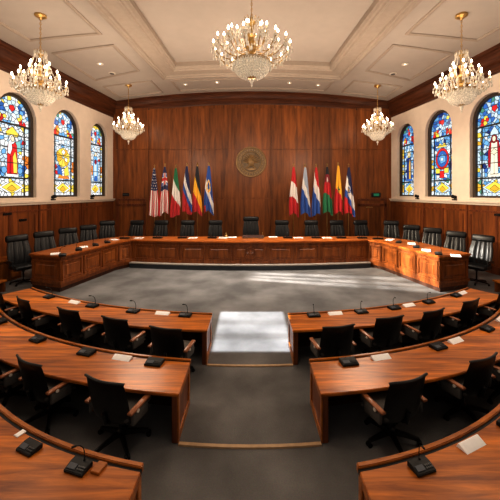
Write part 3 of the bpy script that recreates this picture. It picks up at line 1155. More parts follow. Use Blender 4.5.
# where the top of each backrest shows
TASK = {(0, -1): [(163, 329), (111, 319), (64, 310), (19, 299), (-10, 292)], (0, 1): [(341, 327), (393, 318), (438, 311), (470, 299), (505, 290.5)],
        (1, -1): [(99, 382), (32, 357), (-9, 343)], (1, 1): [(414, 381), (486, 357), (523, 342)]}
for (row, s), lst in TASK.items():
    zc = ROWS[row]['zc']
    for i, (px, py) in enumerate(lst):
        x, y = on_plane(px, py, 1.03)
        d = Vector((-x, zc - y)).normalized()
        tw = random.uniform(-.06, .06) + s * .10
        d = Vector((d.x * math.cos(tw) - d.y * math.sin(tw), d.x * math.sin(tw) + d.y * math.cos(tw)))
        bx, by = x + d.x * .38, y + d.y * .38
        rmin = ROWS[row]['R'] + ROWS[row]['d'] - .08
        nx_ = ROWS[row + 1]
        q = Vector((bx, by - zc))
        if q.length < rmin:
            q = q.normalized() * rmin
        while q.length > rmin and math.hypot(q.x, q.y + zc - nx_['zc']) > nx_['R'] - .50:
            q = q.normalized() * (q.length - .02)
        bx, by = q.x, q.y + zc
        task_pool.get((bx, by, 0), face(d.x, d.y), 'black wood-armed chair at the %s %s desk, %s from the aisle' % (ROWN[row], 'left' if s < 0 else 'right', ORD[i]), 'chair', 'desk chairs in the rows', scale=(1.10, 1.06, 1.06))


# ------------------------------------------------------------------ things on the desks
def console(neck):
    root = empty('conference_microphone' if neck else 'desk_console')
    b = MB()
    S = [[(x, -.085, 0), (x, .085, 0), (x, .085, .055), (x, .02, .055), (x, -.085, .028)] for x in (-.135, .135)]
    b.loft(S)
    b.build('console_body', M['plastic'], root, bevel=.006)
    mt = Matrix.Translation((0, -.033, .047)) @ Matrix.Rotation(.25, 4, 'X')
    MB().box(-.055, 0, 0, .11, .06, .006, mt).build('display', M['screen'], root)
    km = MB()
    for i in range(4):
        for j in range(2):
            km.box(.03 + i * .026, -.014 + j * .028, 0, .018, .018, .008, mt)
    km.build('keypad', M['key'], root)
    if neck:
        pts = [(.03, .06, .05), (.028, .066, .12), (.02, .055, .19), (.004, .02, .24), (-.012, -.02, .26)]
        g = MB().tube(pts, .0055, 6).lathe([(0, 0), (.015, 0), (.012, .02), (0, .02)], 10, (.03, .06, .05))
        o = g.build('gooseneck', M['metal_dark'], root)
        MB().cyl((-.012, -.02, .26), (-.03, -.065, .275), .010, .012, 8).build('microphone_head', M['plastic'], o)
    return root


def name_card():
    root = empty('name_card')
    c = MB()
    S = [[(x, -.065, 0), (x, .05, 0), (x, 0.03, .045), (x, .018, .045)] for x in (-.16, .16)]
    c.loft(S)
    c.build('folded_card', M['paper'], root)
    return root


def paper_pile(w=.3, d=.22):
    root = empty('paper_sheet')
    MB().box(0, 0, .004, w, d, .008).box(.012, -.008, .010, w, d, .004, Matrix.Rotation(.06, 4, 'Z')).build('sheet', M['paper'], root)
    mt = Matrix.Rotation(.06, 4, 'Z')
    ln = MB()
    for k in range(5):
        ln.box(.0, .07 - k * .033, .0125, w * .7, .006, .001, mt)
    ln.build('printed_lines', M['ink'], root)
    return root


mic_pool, con_pool, card_pool, paper_pool = Pool(console(True)), Pool(console(False)), Pool(name_card()), Pool(paper_pile())


def desk_rz(row, x, y):
    return face(-x, ROWS[row]['zc'] - y)


DESK_ITEMS = [
    # row, side, kind, px, py
    (0, -1, 'mic', 186, 315), (0, -1, 'mic', 136, 310), (0, -1, 'mic', 98, 304), (0, -1, 'mic', 54, 296),
    (0, 1, 'mic', 312, 314), (0, 1, 'mic', 357, 309.5), (0, 1, 'mic', 388, 305.5), (0, 1, 'mic', 420, 299.5), (0, 1, 'mic', 447, 293.5),
    (0, -1, 'card', 163, 313.5), (0, -1, 'card', 79, 301), (0, 1, 'card', 334, 313), (0, 1, 'card', 403.5, 303.5), (0, 1, 'card', 459, 292.5),
    (1, -1, 'con', 155, 363), (1, -1, 'con', 92, 350), (1, -1, 'con', 47, 336.5), (1, -1, 'con', 5, 321),
    (1, 1, 'con', 348, 362.5), (1, 1, 'con', 430, 343.5), (1, 1, 'con', 479, 327),
    (1, -1, 'card', 123, 358), (1, 1, 'card', 380, 357.5), (1, 1, 'card', 450, 339), (1, 1, 'card', 497, 319),
    (2, -1, 'mic', 83, 464), (2, -1, 'con', 38, 443), (2, 1, 'mic', 418, 465), (2, 1, 'card', 468, 443), (2, 1, 'con', 503, 423),
]
cnt = {}
for row, s, kind, px, py in DESK_ITEMS:
    x, y = on_plane(px, py, RH)
    zc_, rr_ = ROWS[row]['zc'], ROWS[row]['R'] + (.2 if kind != 'card' else .165)
    dd = math.hypot(x, zc_ - y)
    if dd < rr_:
        x, y = x * rr_ / dd, zc_ - (zc_ - y) * rr_ / dd
    rz = desk_rz(row, x, y)
    k = cnt.get((row, s, kind), 0); cnt[(row, s, kind)] = k + 1
    total = sum(1 for q in DESK_ITEMS if q[:3] == (row, s, kind))
    where = '%s %s desk' % (ROWN[row], 'left' if s < 0 else 'right')
    pos = ', %s from the aisle' % ORD[k] if total > 1 else ''
    if kind == 'mic':
        mic_pool.get((x, y, RH + .001), rz, 'black gooseneck microphone console on the %s%s' % (where, pos), 'microphone', 'microphone consoles on the desks', scale=(.82, .82, .9) if row == 2 else (1, 1, 1))
    elif kind == 'con':
        con_pool.get((x, y, RH + .001), rz, 'flat black stalkless console on the %s%s' % (where, pos), 'console', 'flat consoles on the desks', scale=(.82, .82, .9) if row == 2 else (1, 1, 1))
    else:
        card_pool.get((x, y, RH + .001), rz, 'folded white name card on the %s%s' % (where, pos), 'name card', 'name cards on the desks')
# small wooden block and note on the rear left desk
x, y = on_plane(99, 469, RH)
b = MB().box(0, 0, .012, .10, .12, .024).build('wooden_block', M['desk_edge'], None, (x, y, RH + .001), bevel=.004)
b.rotation_euler = (0, 0, desk_rz(2, x, y)); tag(b, 'small flat wooden block beside the microphone on the rear desk left of the aisle', 'block')
x, y = on_plane(20, 434, RH)
b = MB().box(0, 0, .004, .07, .09, .008).box(0.004, .003, .01, .065, .085, .004).build('note_pad', M['paper'], None, (x, y, RH + .001))
b.rotation_euler = (0, 0, desk_rz(2, x, y)); tag(b, 'small pale note pad near the lip of the rear desk left of the aisle', 'note pad')

# bench things
def bench_rz(px):
    if px < 118: return -1.05 if px < 110 else -.8
    if px > 382: return 1.05 if px > 390 else .8
    return 0


B_MIC = [(60.5, 256.5), (77, 250.5), (94, 245.8), (106, 243), (124, 239), (157, 238.5), (182, 238.5), (212, 238.5), (288, 238.5), (317, 238.5), (342, 238.5), (363, 238.7), (379, 239.5), (400, 243), (418, 248), (440.5, 255)]
mic_at = [on_plane(px, py, DH) for px, py in B_MIC]
B_PAP = [(54, 255), (84, 247.5), (115, 240), (138, 238.6), (191, 238.4), (217.5, 238.3), (232, 238), (273, 237.6), (296, 238.4), (323, 238.4), (387, 240), (405, 243.5), (428, 251), (450, 256)]
for i, (px, py) in enumerate(B_MIC):
    x, y = on_plane(px, py, DH)
    if abs(x) > 5.5 and y < 13.6:
        x -= .0
    rz = PI + bench_rz(px)
    lab = 'small black microphone console on the bench top, %s from its left end' % ORD[i] if i < 8 else 'small black microphone console on the bench top, %s from its right end' % ORD[len(B_MIC) - 1 - i]
    o = mic_pool.get((x, y + .12, DH + .001), rz, lab, 'microphone', 'microphone consoles on the bench', scale=(1.6, 1.3, 1.2))
for i, (px, py) in enumerate(B_PAP):
    x, y = on_plane(px, py, DH)
    for qx, qy in mic_at:
        dx, dy = x - qx, y - qy
        dd = math.hypot(dx, dy)
        if dd < .50:
            if abs(qx) < 5.3:
                dx, dy, dd = (1 if dx > 0 else -1), 0, 1
            x, y = qx + dx / dd * .50, qy + dy / dd * .50
    rz = bench_rz(px)
    lab = 'white papers lying on the bench top, %s pile from its left end' % ORD[i] if i < 7 else 'white papers lying on the bench top, %s pile from its right end' % ORD[len(B_PAP) - 1 - i]
    paper_pool.get((x, y + .12, DH + .001), rz, lab, 'papers', 'papers on the bench', scale=(1.35, 1.3, 2))
x, y = on_plane(253, 238.6, DH)
npl = empty('name_plaque', (x, y + .1, DH + .001), 0, 'dark wooden name plaque with gold edge on the bench before the centre chair', 'plaque')
MB().loft([[(a, -.08, 0), (a, .08, 0), (a, .02, .16), (a, -.0, .16)] for a in (-.5, .5)]).build('plaque_block', M['desk_inside'], npl, bevel=.008)
MB().box(0, -.085, .015, .98, .01, .02).build('gold_edge', M['gold'], npl)
for px, lab in ((226, 'small brass bell on the bench left of the centre plaque'), (262.5, 'small brass bell on the bench right of the centre plaque')):
    x, y = on_plane(px, 237.6, DH)
    r = empty('desk_bell', (x, y + .1, DH + .001), 0, lab, 'bell', 'brass bells on the bench')
    MB().lathe([(0, 0), (.1, 0), (.1, .025), (.085, .03), (.08, .07), (.05, .11), (0, .12)], 16).build('bell_dome', M['gold'], r)
    MB().lathe([(0, .12), (.015, .12), (.015, .2), (.022, .21), (.015, .235), (0, .24)], 10).build('bell_handle', M['gold'], r)

# ------------------------------------------------------------------ flags
FY = 17.3
FRED, FWHITE, FBLUE, FNAVY, FGREEN, FYEL, FBLACK = (.50, .012, .018), (.74, .72, .70), (.02, .085, .36), (.012, .018, .085), (.012, .17, .07), (.80, .46, .03), (.010, .012, .02)


def t_of(u, v, k=.35): return v - k * (u - .5)


def f_us(u, v):
    if v < .46:
        return FWHITE if (int(u * 9) + int(v * 34)) % 3 == 0 and int(v * 34) % 2 == 0 else FNAVY
    return FRED if int(u * 9) % 2 == 0 else FWHITE


def f_union(u, v):
    if v < .14: return FNAVY
    if v < .40:
        a, b = abs(u - .5), abs(v - .27) * 2.6
        if a < .08 or b < .08: return FRED
        if a < .15 or b < .15 or abs(a - b) < .07: return FWHITE
        return FBLUE
    if v < .50: return FNAVY
    return FRED if int(u * 9) % 2 == 0 else FWHITE


def tri(a, ta, b, tb, c, k=.35):
    def f(u, v):
        t = t_of(u, v, k)
        return a if t < ta else (b if t < tb else c)
    return f


def f_rus(u, v):
    t = t_of(u, v, .45)
    return FNAVY if t < .37 else FWHITE if t < .58 else FBLUE if t < .74 else FRED


def f_seal(u, v):
    d = math.hypot((u - .5) * .45, (v - .45) * .9)
    if d < .07: return FBLUE
    if d < .13: return FYEL if (u + v * 3) % .3 < .2 else FWHITE
    t = t_of(u, v, .5)
    if t < .5: return FBLUE
    if t < .72: return FWHITE
    return FRED if u < .2 and v > .85 else FBLUE


def f_per(u, v):
    t = t_of(u, v, .12)
    if .34 < t < .66:
        return FWHITE
    return FRED


def f_afg(u, v):
    if v < .16: return FBLACK
    if math.hypot((u - .5) * .4, (v - .29) * 1.) < .055: return FWHITE
    if v < .34: return (.22, .01, .02)
    return FRED if t_of(u, v, .1) < .6 else FGREEN


def f_sen(u, v):
    a = math.atan2(v - .52, (u - .5) * .4); d = math.hypot((u - .5) * .4, v - .52)
    if d < .05 + .03 * math.cos(5 * a): return FGREEN
    return FYEL if t_of(u, v, .3) < .56 else FRED


def f_hai(u, v):
    d = math.hypot((u - .5) * .45, v - .50)
    if d < .05: return (.45, .36, .2)
    if d < .075: return FBLUE
    t = t_of(u, v, .45)
    return FNAVY if t < .36 else FWHITE if t < .64 else FBLUE if t < .8 else FRED


FLAGS = [
    (154.5, 164.5, f_us, 'flag with stars over red and white stripes'),
    (165, 163, f_union, 'flag with a crossed canton over red and white stripes'),
    (176, 164.5, tri(FGREEN, .36, FWHITE, .68, FRED, .3), 'green, white and red flag'),
    (187, 162.5, f_rus, 'navy, white, blue and red flag'),
    (197.5, 162.5, tri(FBLACK, .40, FYEL, .74, FRED, .4), 'black, yellow and red flag'),
    (209, 162, f_seal, 'blue and white flag with a ringed gold emblem'),
    (293.5, 163, f_per, 'red flag with a white middle'),
    (305, 163.5, tri((.36, .42, .52), .38, FWHITE, .60, FBLUE, .4), 'pale grey, white and blue flag'),
    (316, 163.5, tri(FRED, .32, FWHITE, .62, FBLUE, .45), 'red, white and blue flag'),
    (327, 163, f_afg, 'dark red and green flag with a white emblem'),
    (338, 162, f_sen, 'yellow and red flag with a green star'),
    (348.5, 163.5, f_hai, 'navy and white flag with emblem and red foot'),
]
for i, (px, pyt, fn, lab) in enumerate(FLAGS):
    R = random.Random(i + 40)
    x = (px - 250) / F * FY
    top = CAM_H + (HZ - pyt) / F * FY
    side = 'left of the seal' if px < 250 else 'right of the seal'
    k = i if i < 6 else i - 6
    root = empty('flag', (x, FY, PLAT), 0, '%s, %s flag %s' % (lab, ORD[k], side), 'flag', 'flags on poles behind the bench')
    H = top - PLAT
    MB().lathe([(0, 0), (.22, 0), (.22, .04), (.12, .07), (.05, .16), (0, .16)], 20).build('stand', M['brass'], root)
    MB().cyl((0, 0, .1), (0, 0, H - .18), .022, n=8).build('pole', M['brass'], root)
    MB().lathe([(0, H - .2), (.035, H - .2), (.035, H - .16), (.018, H - .14), (.05, H - .09), (.03, H - .03), (0, H)], 8).build('finial', M['gold'], root)
    nu, nv = 40, 60
    ht = 2.78 + R.uniform(-.06, .06)
    ph = R.uniform(0, 6)
    rows = []
    for j in range(nv + 1):
        v = j / nv
        w = .10 + .46 * min(1, v * 1.35) ** .85
        row = []
        for q in range(nu + 1):
            u = q / nu
            amp = .012 + .085 * v
            yy = -.04 - amp * (1 + math.sin(u * 2 * PI * 2.6 + ph + .6 * v))
            xx = (u - .5) * w + .03 * math.sin(v * 4 + ph) * v + .02 * math.sin(u * 2 * PI * 2.6 + ph) * v
            zz = H - .22 - ht * v * (1 + .035 * math.sin(u * 5 + ph)) - .10 * v * (1 - abs(u - .45) * 2) * -1
            row.append((xx, yy, zz))
        rows.append(row)
    cols = [fn((q + .5) / nu, (j + .5) / nv) for j in range(nv) for q in range(nu)]
    MB().grid(rows, cols).build('flag_cloth', M['flag'], root, recalc=False, col=True, angle=80)

# ------------------------------------------------------------------ chandeliers
def chandelier(hs, vs, rings, bowl, ztop):
    """hangs from local z=0 downwards; hs, vs stretch it sideways and vertically; ztop = length from the rose to the crown"""
    root = empty('chandelier')
    Z = lambda z: -ztop + (z + .95) * vs if z < -.94 else z / .95 * ztop
    MB().lathe([(0, 0.05), (.19, 0.05), (.19, -.03), (.15, -.06), (.06, -.10), (.03, -.16), (0, -.16)], 20).build('ceiling_rose', M['brass'], root)
    ch = MB()
    n = int((ztop - .15) / .085)
    for k in range(n):
        z = -.16 - k * .085
        pts = [(.022 * math.cos(a) if k % 2 else 0, 0 if k % 2 else .022 * math.cos(a), z - .045 + .055 * math.sin(a)) for a in [2 * PI * t / 8 for t in range(9)]]
        ch.tube(pts, .0085, 4)
    ch.build('chain', M['brass'], root)
    prof = [(0, -.95), (.05, -.95), (.03, -1.05), (.09, -1.1), (.05, -1.18), (.04, -1.4), (.11, -1.5), (.06, -1.58), (.05, -1.8), (.14, -1.9), (.1, -2.0), (.06, -2.1), (.12, -2.2), (.05, -2.3), (.05, -2.4), (0, -2.4)]
    MB().lathe([(r * hs, Z(z)) for r, z in prof], 14).build('column', M['gold'], root)
    # crown of upright leaves with drops
    cr = MB()
    for k in range(12):
        a = 2 * PI * k / 12
        pts = [(.06, -1.12), (.13, -1.08), (.17, -1.0), (.2, -.99)]
        cr.tube([(r * hs * math.cos(a), r * hs * math.sin(a), Z(z)) for r, z in pts], .009, 4)
    cr.build('crown', M['gold'], root)
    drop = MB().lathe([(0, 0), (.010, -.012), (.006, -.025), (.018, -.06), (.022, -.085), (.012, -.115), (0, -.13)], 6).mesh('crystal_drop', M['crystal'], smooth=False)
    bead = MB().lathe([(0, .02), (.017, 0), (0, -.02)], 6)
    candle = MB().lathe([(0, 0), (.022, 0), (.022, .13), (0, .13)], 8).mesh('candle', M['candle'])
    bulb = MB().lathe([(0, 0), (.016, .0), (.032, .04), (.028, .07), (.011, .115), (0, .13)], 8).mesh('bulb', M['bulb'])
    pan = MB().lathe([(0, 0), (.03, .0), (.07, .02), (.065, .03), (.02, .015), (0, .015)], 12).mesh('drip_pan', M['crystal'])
    for (r, z, cnt_, zroot) in rings:
        r *= hs
        am = MB()
        pts = []
        for k in range(13):
            t = k / 12
            rr = .06 + (r - .06) * t
            zz = Z(zroot) + (Z(z) - Z(zroot)) * (t ** 1.6) - .20 * math.sin(PI * t) * (1 - .3 * t) + (.06 * math.sin(2 * PI * t))
            pts.append((rr, 0, zz))
        am.tube(pts, .014, 6)
        me = am.mesh('arm', M['gold'])
        for k in range(cnt_):
            a = 2 * PI * (k + .5 * (cnt_ % 2)) / cnt_ + .2
            o = inst('arm', me, root, (0, 0, 0), a)
            inst('drip_pan', pan, o, (r, 0, Z(z)))
            inst('candle', candle, o, (r, 0, Z(z) + .015))
            inst('bulb', bulb, o, (r, 0, Z(z) + .14))
            for q in range(3):
                b = q * 2 * PI / 3
                inst('crystal_drop', drop, o, (r + .055 * math.cos(b), .055 * math.sin(b), Z(z) + .01), scale=(1.25, 1.25, 1.4))
            m2 = .62 * r
            inst('crystal_drop', drop, o, (m2, 0, Z(zroot) + (Z(z) - Z(zroot)) * .42 - .15), scale=(1.3, 1.3, 1.6))
    # bead strands: crown to arms (a swag each) and basket to ring
    strand_defs = []
    for (r, z, cnt_, zroot) in rings[:1]:
        st = MB()
        for k in range(17):
            t = k / 16
            rr = .15 * hs + (r * hs * .93 - .15 * hs) * t
            zz = Z(-1.02) + (Z(z) - .0 - Z(-1.02)) * (1 - (1 - t) ** 1.9)
            for vx in (0,):
                st.lathe([(0, .026), (.013, 0), (0, -.026)], 5, (rr, 0, zz))
        st.tube([(.15 * hs + (r * hs * .93 - .15 * hs) * t, 0, Z(-1.02) + (Z(z) - Z(-1.02)) * (1 - (1 - t) ** 1.9)) for t in [q / 12 for q in range(13)]], .007, 4)
        me = st.mesh('bead_strand', M['crystal'], smooth=False)
        m_ = min(cnt_, 16)
        for k in range(m_):
            inst('bead_strand', me, root, (0, 0, 0), 2 * PI * k / m_ + .05)
    # gilt ring, crystal basket under it and hanging fringe
    rb = bowl * hs
    rg = MB()
    rg.tube([(rb * math.cos(2 * PI * k / 32), rb * math.sin(2 * PI * k / 32), Z(-2.42)) for k in range(33)], .028, 6)
    rg.tube([((rb + .03) * math.cos(2 * PI * k / 32), (rb + .03) * math.sin(2 * PI * k / 32), Z(-2.37)) for k in range(33)], .015, 6)
    for k in range(6):
        a = 2 * PI * k / 6
        rg.tube([(0, 0, Z(-2.3)), (rb * math.cos(a), rb * math.sin(a), Z(-2.42))], .012, 5)
    rg.build('basket_ring', M['gold'], root)
    bw = MB()
    tiers = 9
    for j in range(tiers):
        t = j / (tiers - 1)
        rr = rb * math.cos(t * 1.35) ** .8
        zz = Z(-2.44) + (Z(-2.83) - Z(-2.44)) * math.sin(t * PI / 2) ** 1.1
        m_ = max(5, int(2 * PI * rr / .075))
        for k in range(m_):
            a = 2 * PI * (k + .5 * (j % 2)) / m_
            bw.lathe([(0, .05), (.038, .015), (.038, -.02), (0, -.055)], 5, (rr * math.cos(a), rr * math.sin(a), zz))
    bw.lathe([(rb * .96 * math.cos(t * 1.35) ** .8, Z(-2.35) + (Z(-2.80) - Z(-2.35)) * math.sin(t * PI / 2)) for t in [q / 8 for q in range(9)]], 24)
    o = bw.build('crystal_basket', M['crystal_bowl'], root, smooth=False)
    MB().lathe([(0, Z(-2.80)), (.13 * hs, Z(-2.80)), (.11 * hs, Z(-2.86)), (.05, Z(-2.89)), (0, Z(-2.89))], 16).build('basket_boss', M['brass'], root)
    MB().lathe([(0, Z(-2.88)), (.03, Z(-2.90)), (.065, Z(-2.97)), (.03, Z(-3.03)), (.012, Z(-3.07)), (.03, Z(-3.1)), (0, Z(-3.16))], 8).build('finial', M['crystal_bowl'], root, smooth=False)
    for rad, zz, m_, sc_ in ((rb * 1.08, -2.38, 20, 1.5), (rings[0][0] * hs * .86, rings[0][1] - .06, 24, 1.5), (rings[0][0] * hs * .70, rings[0][1] - .14, 18, 1.5), (rings[1][0] * hs * .86, rings[1][1] - .06, 16, 1.4), (.19 * hs, -1.0, 12, 1.1)):
        for k in range(m_):
            a = 2 * PI * (k + .5) / m_
            inst('crystal_drop', drop, root, (rad * math.cos(a), rad * math.sin(a), Z(zz)), scale=(sc_, sc_, sc_ * 1.15))
    return root


side_rings = [(.80, -2.20, 12, -2.28), (.57, -1.90, 8, -2.08), (.28, -1.60, 5, -1.80)]
ch_pool = Pool(chandelier(1.0, 1.0, side_rings, .43, 1.22))
LIGHTS = []
for px, y, lab in ((40.5, 10.55, 'brass and crystal chandelier hanging before the large stained glass window on the left'), (461.5, 10.55, 'brass and crystal chandelier hanging before the large stained glass window on the right'),
                   (128.5, 17.3, 'small-looking far crystal chandelier hanging in front of the back wall, left corner'), (377.5, 17.3, 'small-looking far crystal chandelier hanging in front of the back wall, right corner')):
    x = (px - 250) / F * y
    zc_ = ZC(x, y)
    ch_pool.get((x, y, zc_ - .02), random.uniform(0, 1), lab, 'chandelier', 'crystal chandeliers on the ceiling')
    LIGHTS.append((x, y, zc_ - 2.0, 1.0))
c = chandelier(1.30, .94, [(.88, -2.02, 16, -2.20), (.64, -1.76, 10, -1.98), (.34, -1.50, 6, -1.70)], .40, 1.55)
CY = 9.0
c.location = (.05 * CY / 9, CY, ZC(0, CY) + .2)
tag(c, 'largest crystal chandelier with a wide beaded basket, hanging over the middle of the hall', 'chandelier', 'crystal chandeliers on the ceiling')
LIGHTS.append((.05, CY, ZC(0, CY) - 2.3, 1.3))

# ------------------------------------------------------------------ ceiling and wall fittings
def downlight():
    r = empty('downlight')
    MB().lathe([(.085, .02), (.15, .02), (.15, -.02), (.12, -.03), (.085, -.01)], 20).build('bezel', M['white_metal'], r)
    MB().lathe([(0, .015), (.088, .015), (.088, -.006), (0, -.012)], 20).build('lens', M['downlight'], r)
    return r


dl_pool = Pool(downlight())
for px, py, zg, lab in ((100, 63, 9.66, 'small lit recessed downlight in the ceiling panel over the left aisle'), (405, 63, 9.66, 'small lit recessed downlight in the ceiling panel over the right aisle'),
                        (185.5, 83.5, 9.93, 'small lit recessed downlight in the back ceiling strip, first from the left'), (217, 82, 9.97, 'small lit recessed downlight in the back ceiling strip, second from the left'),
                        (289.5, 82.5, 9.97, 'small lit recessed downlight in the back ceiling strip, third from the left'), (318, 84, 9.93, 'small lit recessed downlight in the back ceiling strip, fourth from the left')):
    y = F * (zg - CAM_H) / (HZ - py); x = (px - 250) / F * y
    dl_pool.get((x, y, ZC(x, y) - .012), 0, lab, 'downlight', 'recessed downlights')
sp = empty('ceiling_speaker')
MB().lathe([(0, .01), (.17, .01), (.17, -.02), (.14, -.035), (0, -.03)], 20).build('speaker_ring', M['white_metal'], sp)
MB().lathe([(0, -.02), (.12, -.025), (.12, -.04), (0, -.045)], 16).build('grille', M['seat_fabric'], sp)
sp_pool = Pool(sp)
for px, py, lab in ((112, 72, 'round dull ceiling grille beside the downlight over the left aisle'), (393, 72, 'round dull ceiling grille beside the downlight over the right aisle')):
    y = F * (9.68 - CAM_H) / (HZ - py); x = (px - 250) / F * y
    sp_pool.get((x, y, ZC(x, y) - .01), 0, lab, 'ceiling grille', 'ceiling grilles')


def y_on_wall(px):
    return 11.82 / (.1333 + abs(250 - px) / F)


def wall_rz(s):      # local +y points into the room
    n = wall_nrm(s)
    return face(n.x, n.y)


vent = empty('wall_vent')
MB().box(0, .02, 0, .36, .05, .10).build('vent_frame', M['metal_dark'], vent, bevel=.008)
MB().box(0, .05, .02, .3, .01, .012).box(0, .05, -.02, .3, .01, .012).build('slats', M['plastic'], vent)
v_pool = Pool(vent)
for px, py, lab in ((19.5, 220, 'narrow dark wall vent on the left wood wainscot above the bench chairs'), (3.5, 214, 'narrow dark wall vent on the left wainscot, higher and close to the frame edge'), (495.5, 215, 'narrow dark wall vent on the right wood wainscot')):
    s = -1 if px < 250 else 1
    y = y_on_wall(px)
    p = wall_pt(s, y, -.0, CAM_H - (py - HZ) / F * y)
    v_pool.get((p[0] + OFFX, p[1], p[2]), wall_rz(s), lab, 'vent', 'wall vents')

up = empty('sill_spotlight')
MB().rbox(0, .06, .03, .16, .12, .05, .015).cyl((0, .06, .05), (0, .06, .12), .015, n=8).build('spot_base', M['plastic'], up)
MB().cyl((0, .0, .13), (0, .16, .16), .06, .075, n=14).build('spot_head', M['plastic'], up)
u_pool = Pool(up)
for px, lab in ((49, 'small dark spotlight on the left wall ledge between the first and second windows'), (88.5, 'small dark spotlight on the left wall ledge between the second and third windows'),
                (453, 'small dark spotlight on the right wall ledge between the first and second windows'), (416, 'small dark spotlight on the right wall ledge between the second and third windows')):
    s = -1 if px < 250 else 1
    y = y_on_wall(px)
    p = wall_pt(s, y, -.02, WAINS + .072)
    u_pool.get((p[0] + OFFX, p[1], p[2]), wall_rz(s), lab, 'spotlight', 'small ledge spotlights', scale=(1.3, 1, 1.2))

# lit exit sign and dark emergency lamp on the back wall
ex = empty('exit_sign', ((376 - 250) / F * 19.7, YB - .06, 3.28), 0, 'small lit green exit sign on the back wall near the right corner', 'sign')
MB().rbox(0, -.05, 0, .58, .1, .28, .02).build('sign_case', M['metal_dark'], ex)
MB().rbox(0, -.105, 0, .36, .015, .17, .006).build('sign_face', M['exit_green'], ex)
em = empty('emergency_wall_lamp', ((126 - 250) / F * 19.7, YB - .115, 3.30), 0, 'small dark emergency lamp on the back wall near the left corner', 'lamp')
MB().rbox(0, 0.0, 0, .42, .1, .2, .02).build('lamp_case', M['plastic'], em)
MB().rbox(0, -.055, 0, .34, .015, .08, .006).build('lamp_face', M['key'], em)
pl = empty('wall_plate', ((369 - 250) / F * 19.7, YB - .15, 2.46), 0, 'small brass plate on the back wall below the exit sign', 'plate')
MB().rbox(0, .0, 0, .42, .03, .06, .008).build('plate_face', M['brass'], pl)
MB().box(0, -.02, 0, .34, .006, .025).build('plate_inset', M['brass_dark'], pl)

# low benches against the side walls, and a wall counter on the left
def low_bench(s, lab):
    r = empty('low_bench', (s * 8.85, 9.75, 0), -s * .0, lab, 'low bench', 'low side benches')
    MB().rbox(0, 0, .375, .9, 1.3, .06, .015).build('seat', M['desk_edge'], r)
    for yy in (-.58, .58):
        MB().rbox(0, yy, .172, .82, .07, .344, .01).build('end_board', M['dais_body'], r)
    MB().box(0, 0, .2, .05, 1.1, .24).build('rail', M['dais_body'], r)
    return r


low_bench(-1, 'low wooden bench at the left end of the front row, before the wall')
low_bench(1, 'low wooden bench at the right end of the front row, before the wall')
r = empty('side_counter', (-9.60, 11.25, 0), -.132, 'wooden side counter with a thick top against the left wainscot', 'counter')
MB().rbox(0, 0, .83, .7, 1.9, .07, .015).build('counter_top', M['desk_edge'], r)
MB().box(-.03, 0, .4, .58, 1.8, .8).build('carcass', M['dais_body'], r, bevel=.01)
for yy in (-.45, .45):
    MB().rbox(.27, yy, .42, .03, .8, .66, .01).build('door', M['dais_panel'], r)

# ------------------------------------------------------------------ light
def lamp(kind, name, loc, energy, col, **kw):
    d = bpy.data.lights.new(name, kind)
    d.energy = energy
    d.color = col
    for k, v in kw.items():
        setattr(d, k, v)
    o = bpy.data.objects.new(name, d)
    COL.objects.link(o)
    o.location = loc
    return o


def aim(o, target):
    o.rotation_euler = (Vector(target) - o.location).to_track_quat('-Z', 'Y').to_euler()
    return o


WARM = (1.0, .81, .62)
for i, (x, y, z, k) in enumerate(LIGHTS):
    lamp('POINT', 'chandelier_glow', (x, y, z), 55 * k, WARM, shadow_soft_size=.55)
for x, y, z, e in ((-5.2, 6.0, 6.4, 330), (5.2, 6.0, 6.4, 330), (-4.6, 12.6, 6.0, 430), (4.6, 12.6, 6.0, 430), (0, 13.6, 6.4, 420), (0, 3.2, 6.8, 150)):
    lamp('POINT', 'hall_glow', (x, y, z), e, WARM, shadow_soft_size=.9)  # fill lamps added in mid-air, no fittings hang there
# soft world fill, let in where the rear wall is left out
w = bpy.data.worlds.new('World')
sc.world = w
w.use_nodes = True
bg = w.node_tree.nodes['Background']
bg.inputs[0].default_value = (1.0, .90, .80, 1)
bg.inputs[1].default_value = .25

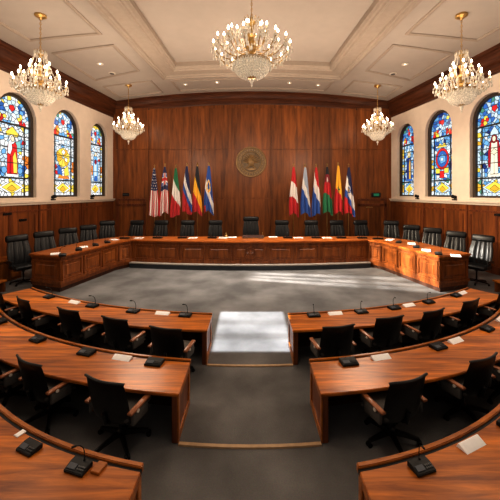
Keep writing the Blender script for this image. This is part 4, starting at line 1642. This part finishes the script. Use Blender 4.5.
# added spots inside the hall standing in for window sun: patches on the carpet and the right arm of the bench
def window_sun(name, loc, target, energy, col, hw, hh, bars_u, bars_v, soft=.12):
    """spot lamp whose beam is shaped like a barred window: hw, hh half sizes as tangents, bars = dark bar positions"""
    o = lamp('SPOT', name, loc, energy, col, spot_size=2.3 * math.atan(math.hypot(hw, hh)), spot_blend=.05, shadow_soft_size=.02)
    aim(o, target)
    d = o.data
    d.use_nodes = True
    nt = d.node_tree
    e = nt.nodes['Emission']
    tc = nt.nodes.new('ShaderNodeTexCoord')
    sp = nt.nodes.new('ShaderNodeSeparateXYZ')
    nt.links.new(tc.outputs['Normal'], sp.inputs['Vector'])
    def math_(op, a, b=None, c=None):
        n = nt.nodes.new('ShaderNodeMath'); n.operation = op
        for k, v in enumerate((a, b, c)):
            if v is None: continue
            if isinstance(v, (int, float)): n.inputs[k].default_value = v
            else: nt.links.new(v, n.inputs[k])
        return n.outputs[0]
    def smooth(v, a, b):
        n = nt.nodes.new('ShaderNodeMapRange'); n.interpolation_type = 'SMOOTHSTEP'
        n.inputs['From Min'].default_value = a; n.inputs['From Max'].default_value = b
        nt.links.new(v, n.inputs['Value'])
        return n.outputs['Result']
    az = math_('ABSOLUTE', sp.outputs['Z'])
    fac = None
    for ax, h, bars in (('X', hw, bars_u), ('Y', hh, bars_v)):
        q = math_('DIVIDE', sp.outputs[ax], az)
        m = math_('SUBTRACT', 1.0, smooth(math_('ABSOLUTE', q), h * (1 - soft), h * (1 + soft)))
        fac = m if fac is None else math_('MULTIPLY', fac, m)
        for (bp, bw, dark) in bars:
            t = smooth(math_('ABSOLUTE', math_('SUBTRACT', q, bp * h)), bw * h * .3, bw * h)
            t = math_('ADD', math_('MULTIPLY', t, dark), 1 - dark)
            fac = math_('MULTIPLY', fac, t)
    nt.links.new(fac, e.inputs['Strength'])
    return o


window_sun('window_sun_aisle', (.05, 6.5, 9.5), (.05, 7.5, 0), 14000, (.90, .95, 1.0), .092, .112, [], [(-.35, .22, .35), (.35, .2, .25)], .06)  # added overhead spot makes the sun patch on the aisle carpet
window_sun('window_sun_floor', (-8.6, 13.9, 6.6), (4.4, 11.5, 0), 38000, (1.0, .95, .88), .055, .17, [(-.3, .3, .7), (.4, .2, .6)], [(0, .1, .6)], .2)
fill_lamp = lamp('AREA', 'soft_daylight', (0, 12.3, 9.3), 230, (1.0, .93, .85), shape='RECTANGLE', size=9, size_y=3.2, spread=math.radians(70))  # area lamp added under the ceiling to brighten the floor before the bench
window_sun('window_sun_bench', (-8.6, 12.4, 6.8), (6.2, 12.3, .7), 19000, (1.0, .86, .66), .12, .06, [(-.5, .1, .6), (0, .08, .6), (.5, .1, .6)], [(0, .15, .5)], .2)

s4 = lamp('SPOT', 'window_glow_right', (-8.4, 12.0, 7.0), 7000, (1.0, .84, .62), spot_size=math.radians(34), spot_blend=.8, shadow_soft_size=.3)  # added spot standing in for left window light on the right wainscot
aim(s4, (9.5, 14.0, 1.6))

# ------------------------------------------------------------------ camera
cd = bpy.data.cameras.new('Camera')
cam = bpy.data.objects.new('Camera', cd)
COL.objects.link(cam)
cam.location = (0, 0, CAM_H)
cam.rotation_euler = (PI / 2, 0, 0)
cd.sensor_width = 36
cd.lens = 36 * F / 500
cd.shift_y = (HZ - 250) / 500
cd.clip_end = 200
sc.camera = cam
sc.view_settings.view_transform = 'Standard'
sc.view_settings.look = 'None'
sc.view_settings.exposure = 0.32
sc.view_settings.gamma = 0.86
try:
    sc.cycles.use_denoising = True
    sc.cycles.max_bounces = 8
except Exception:
    pass
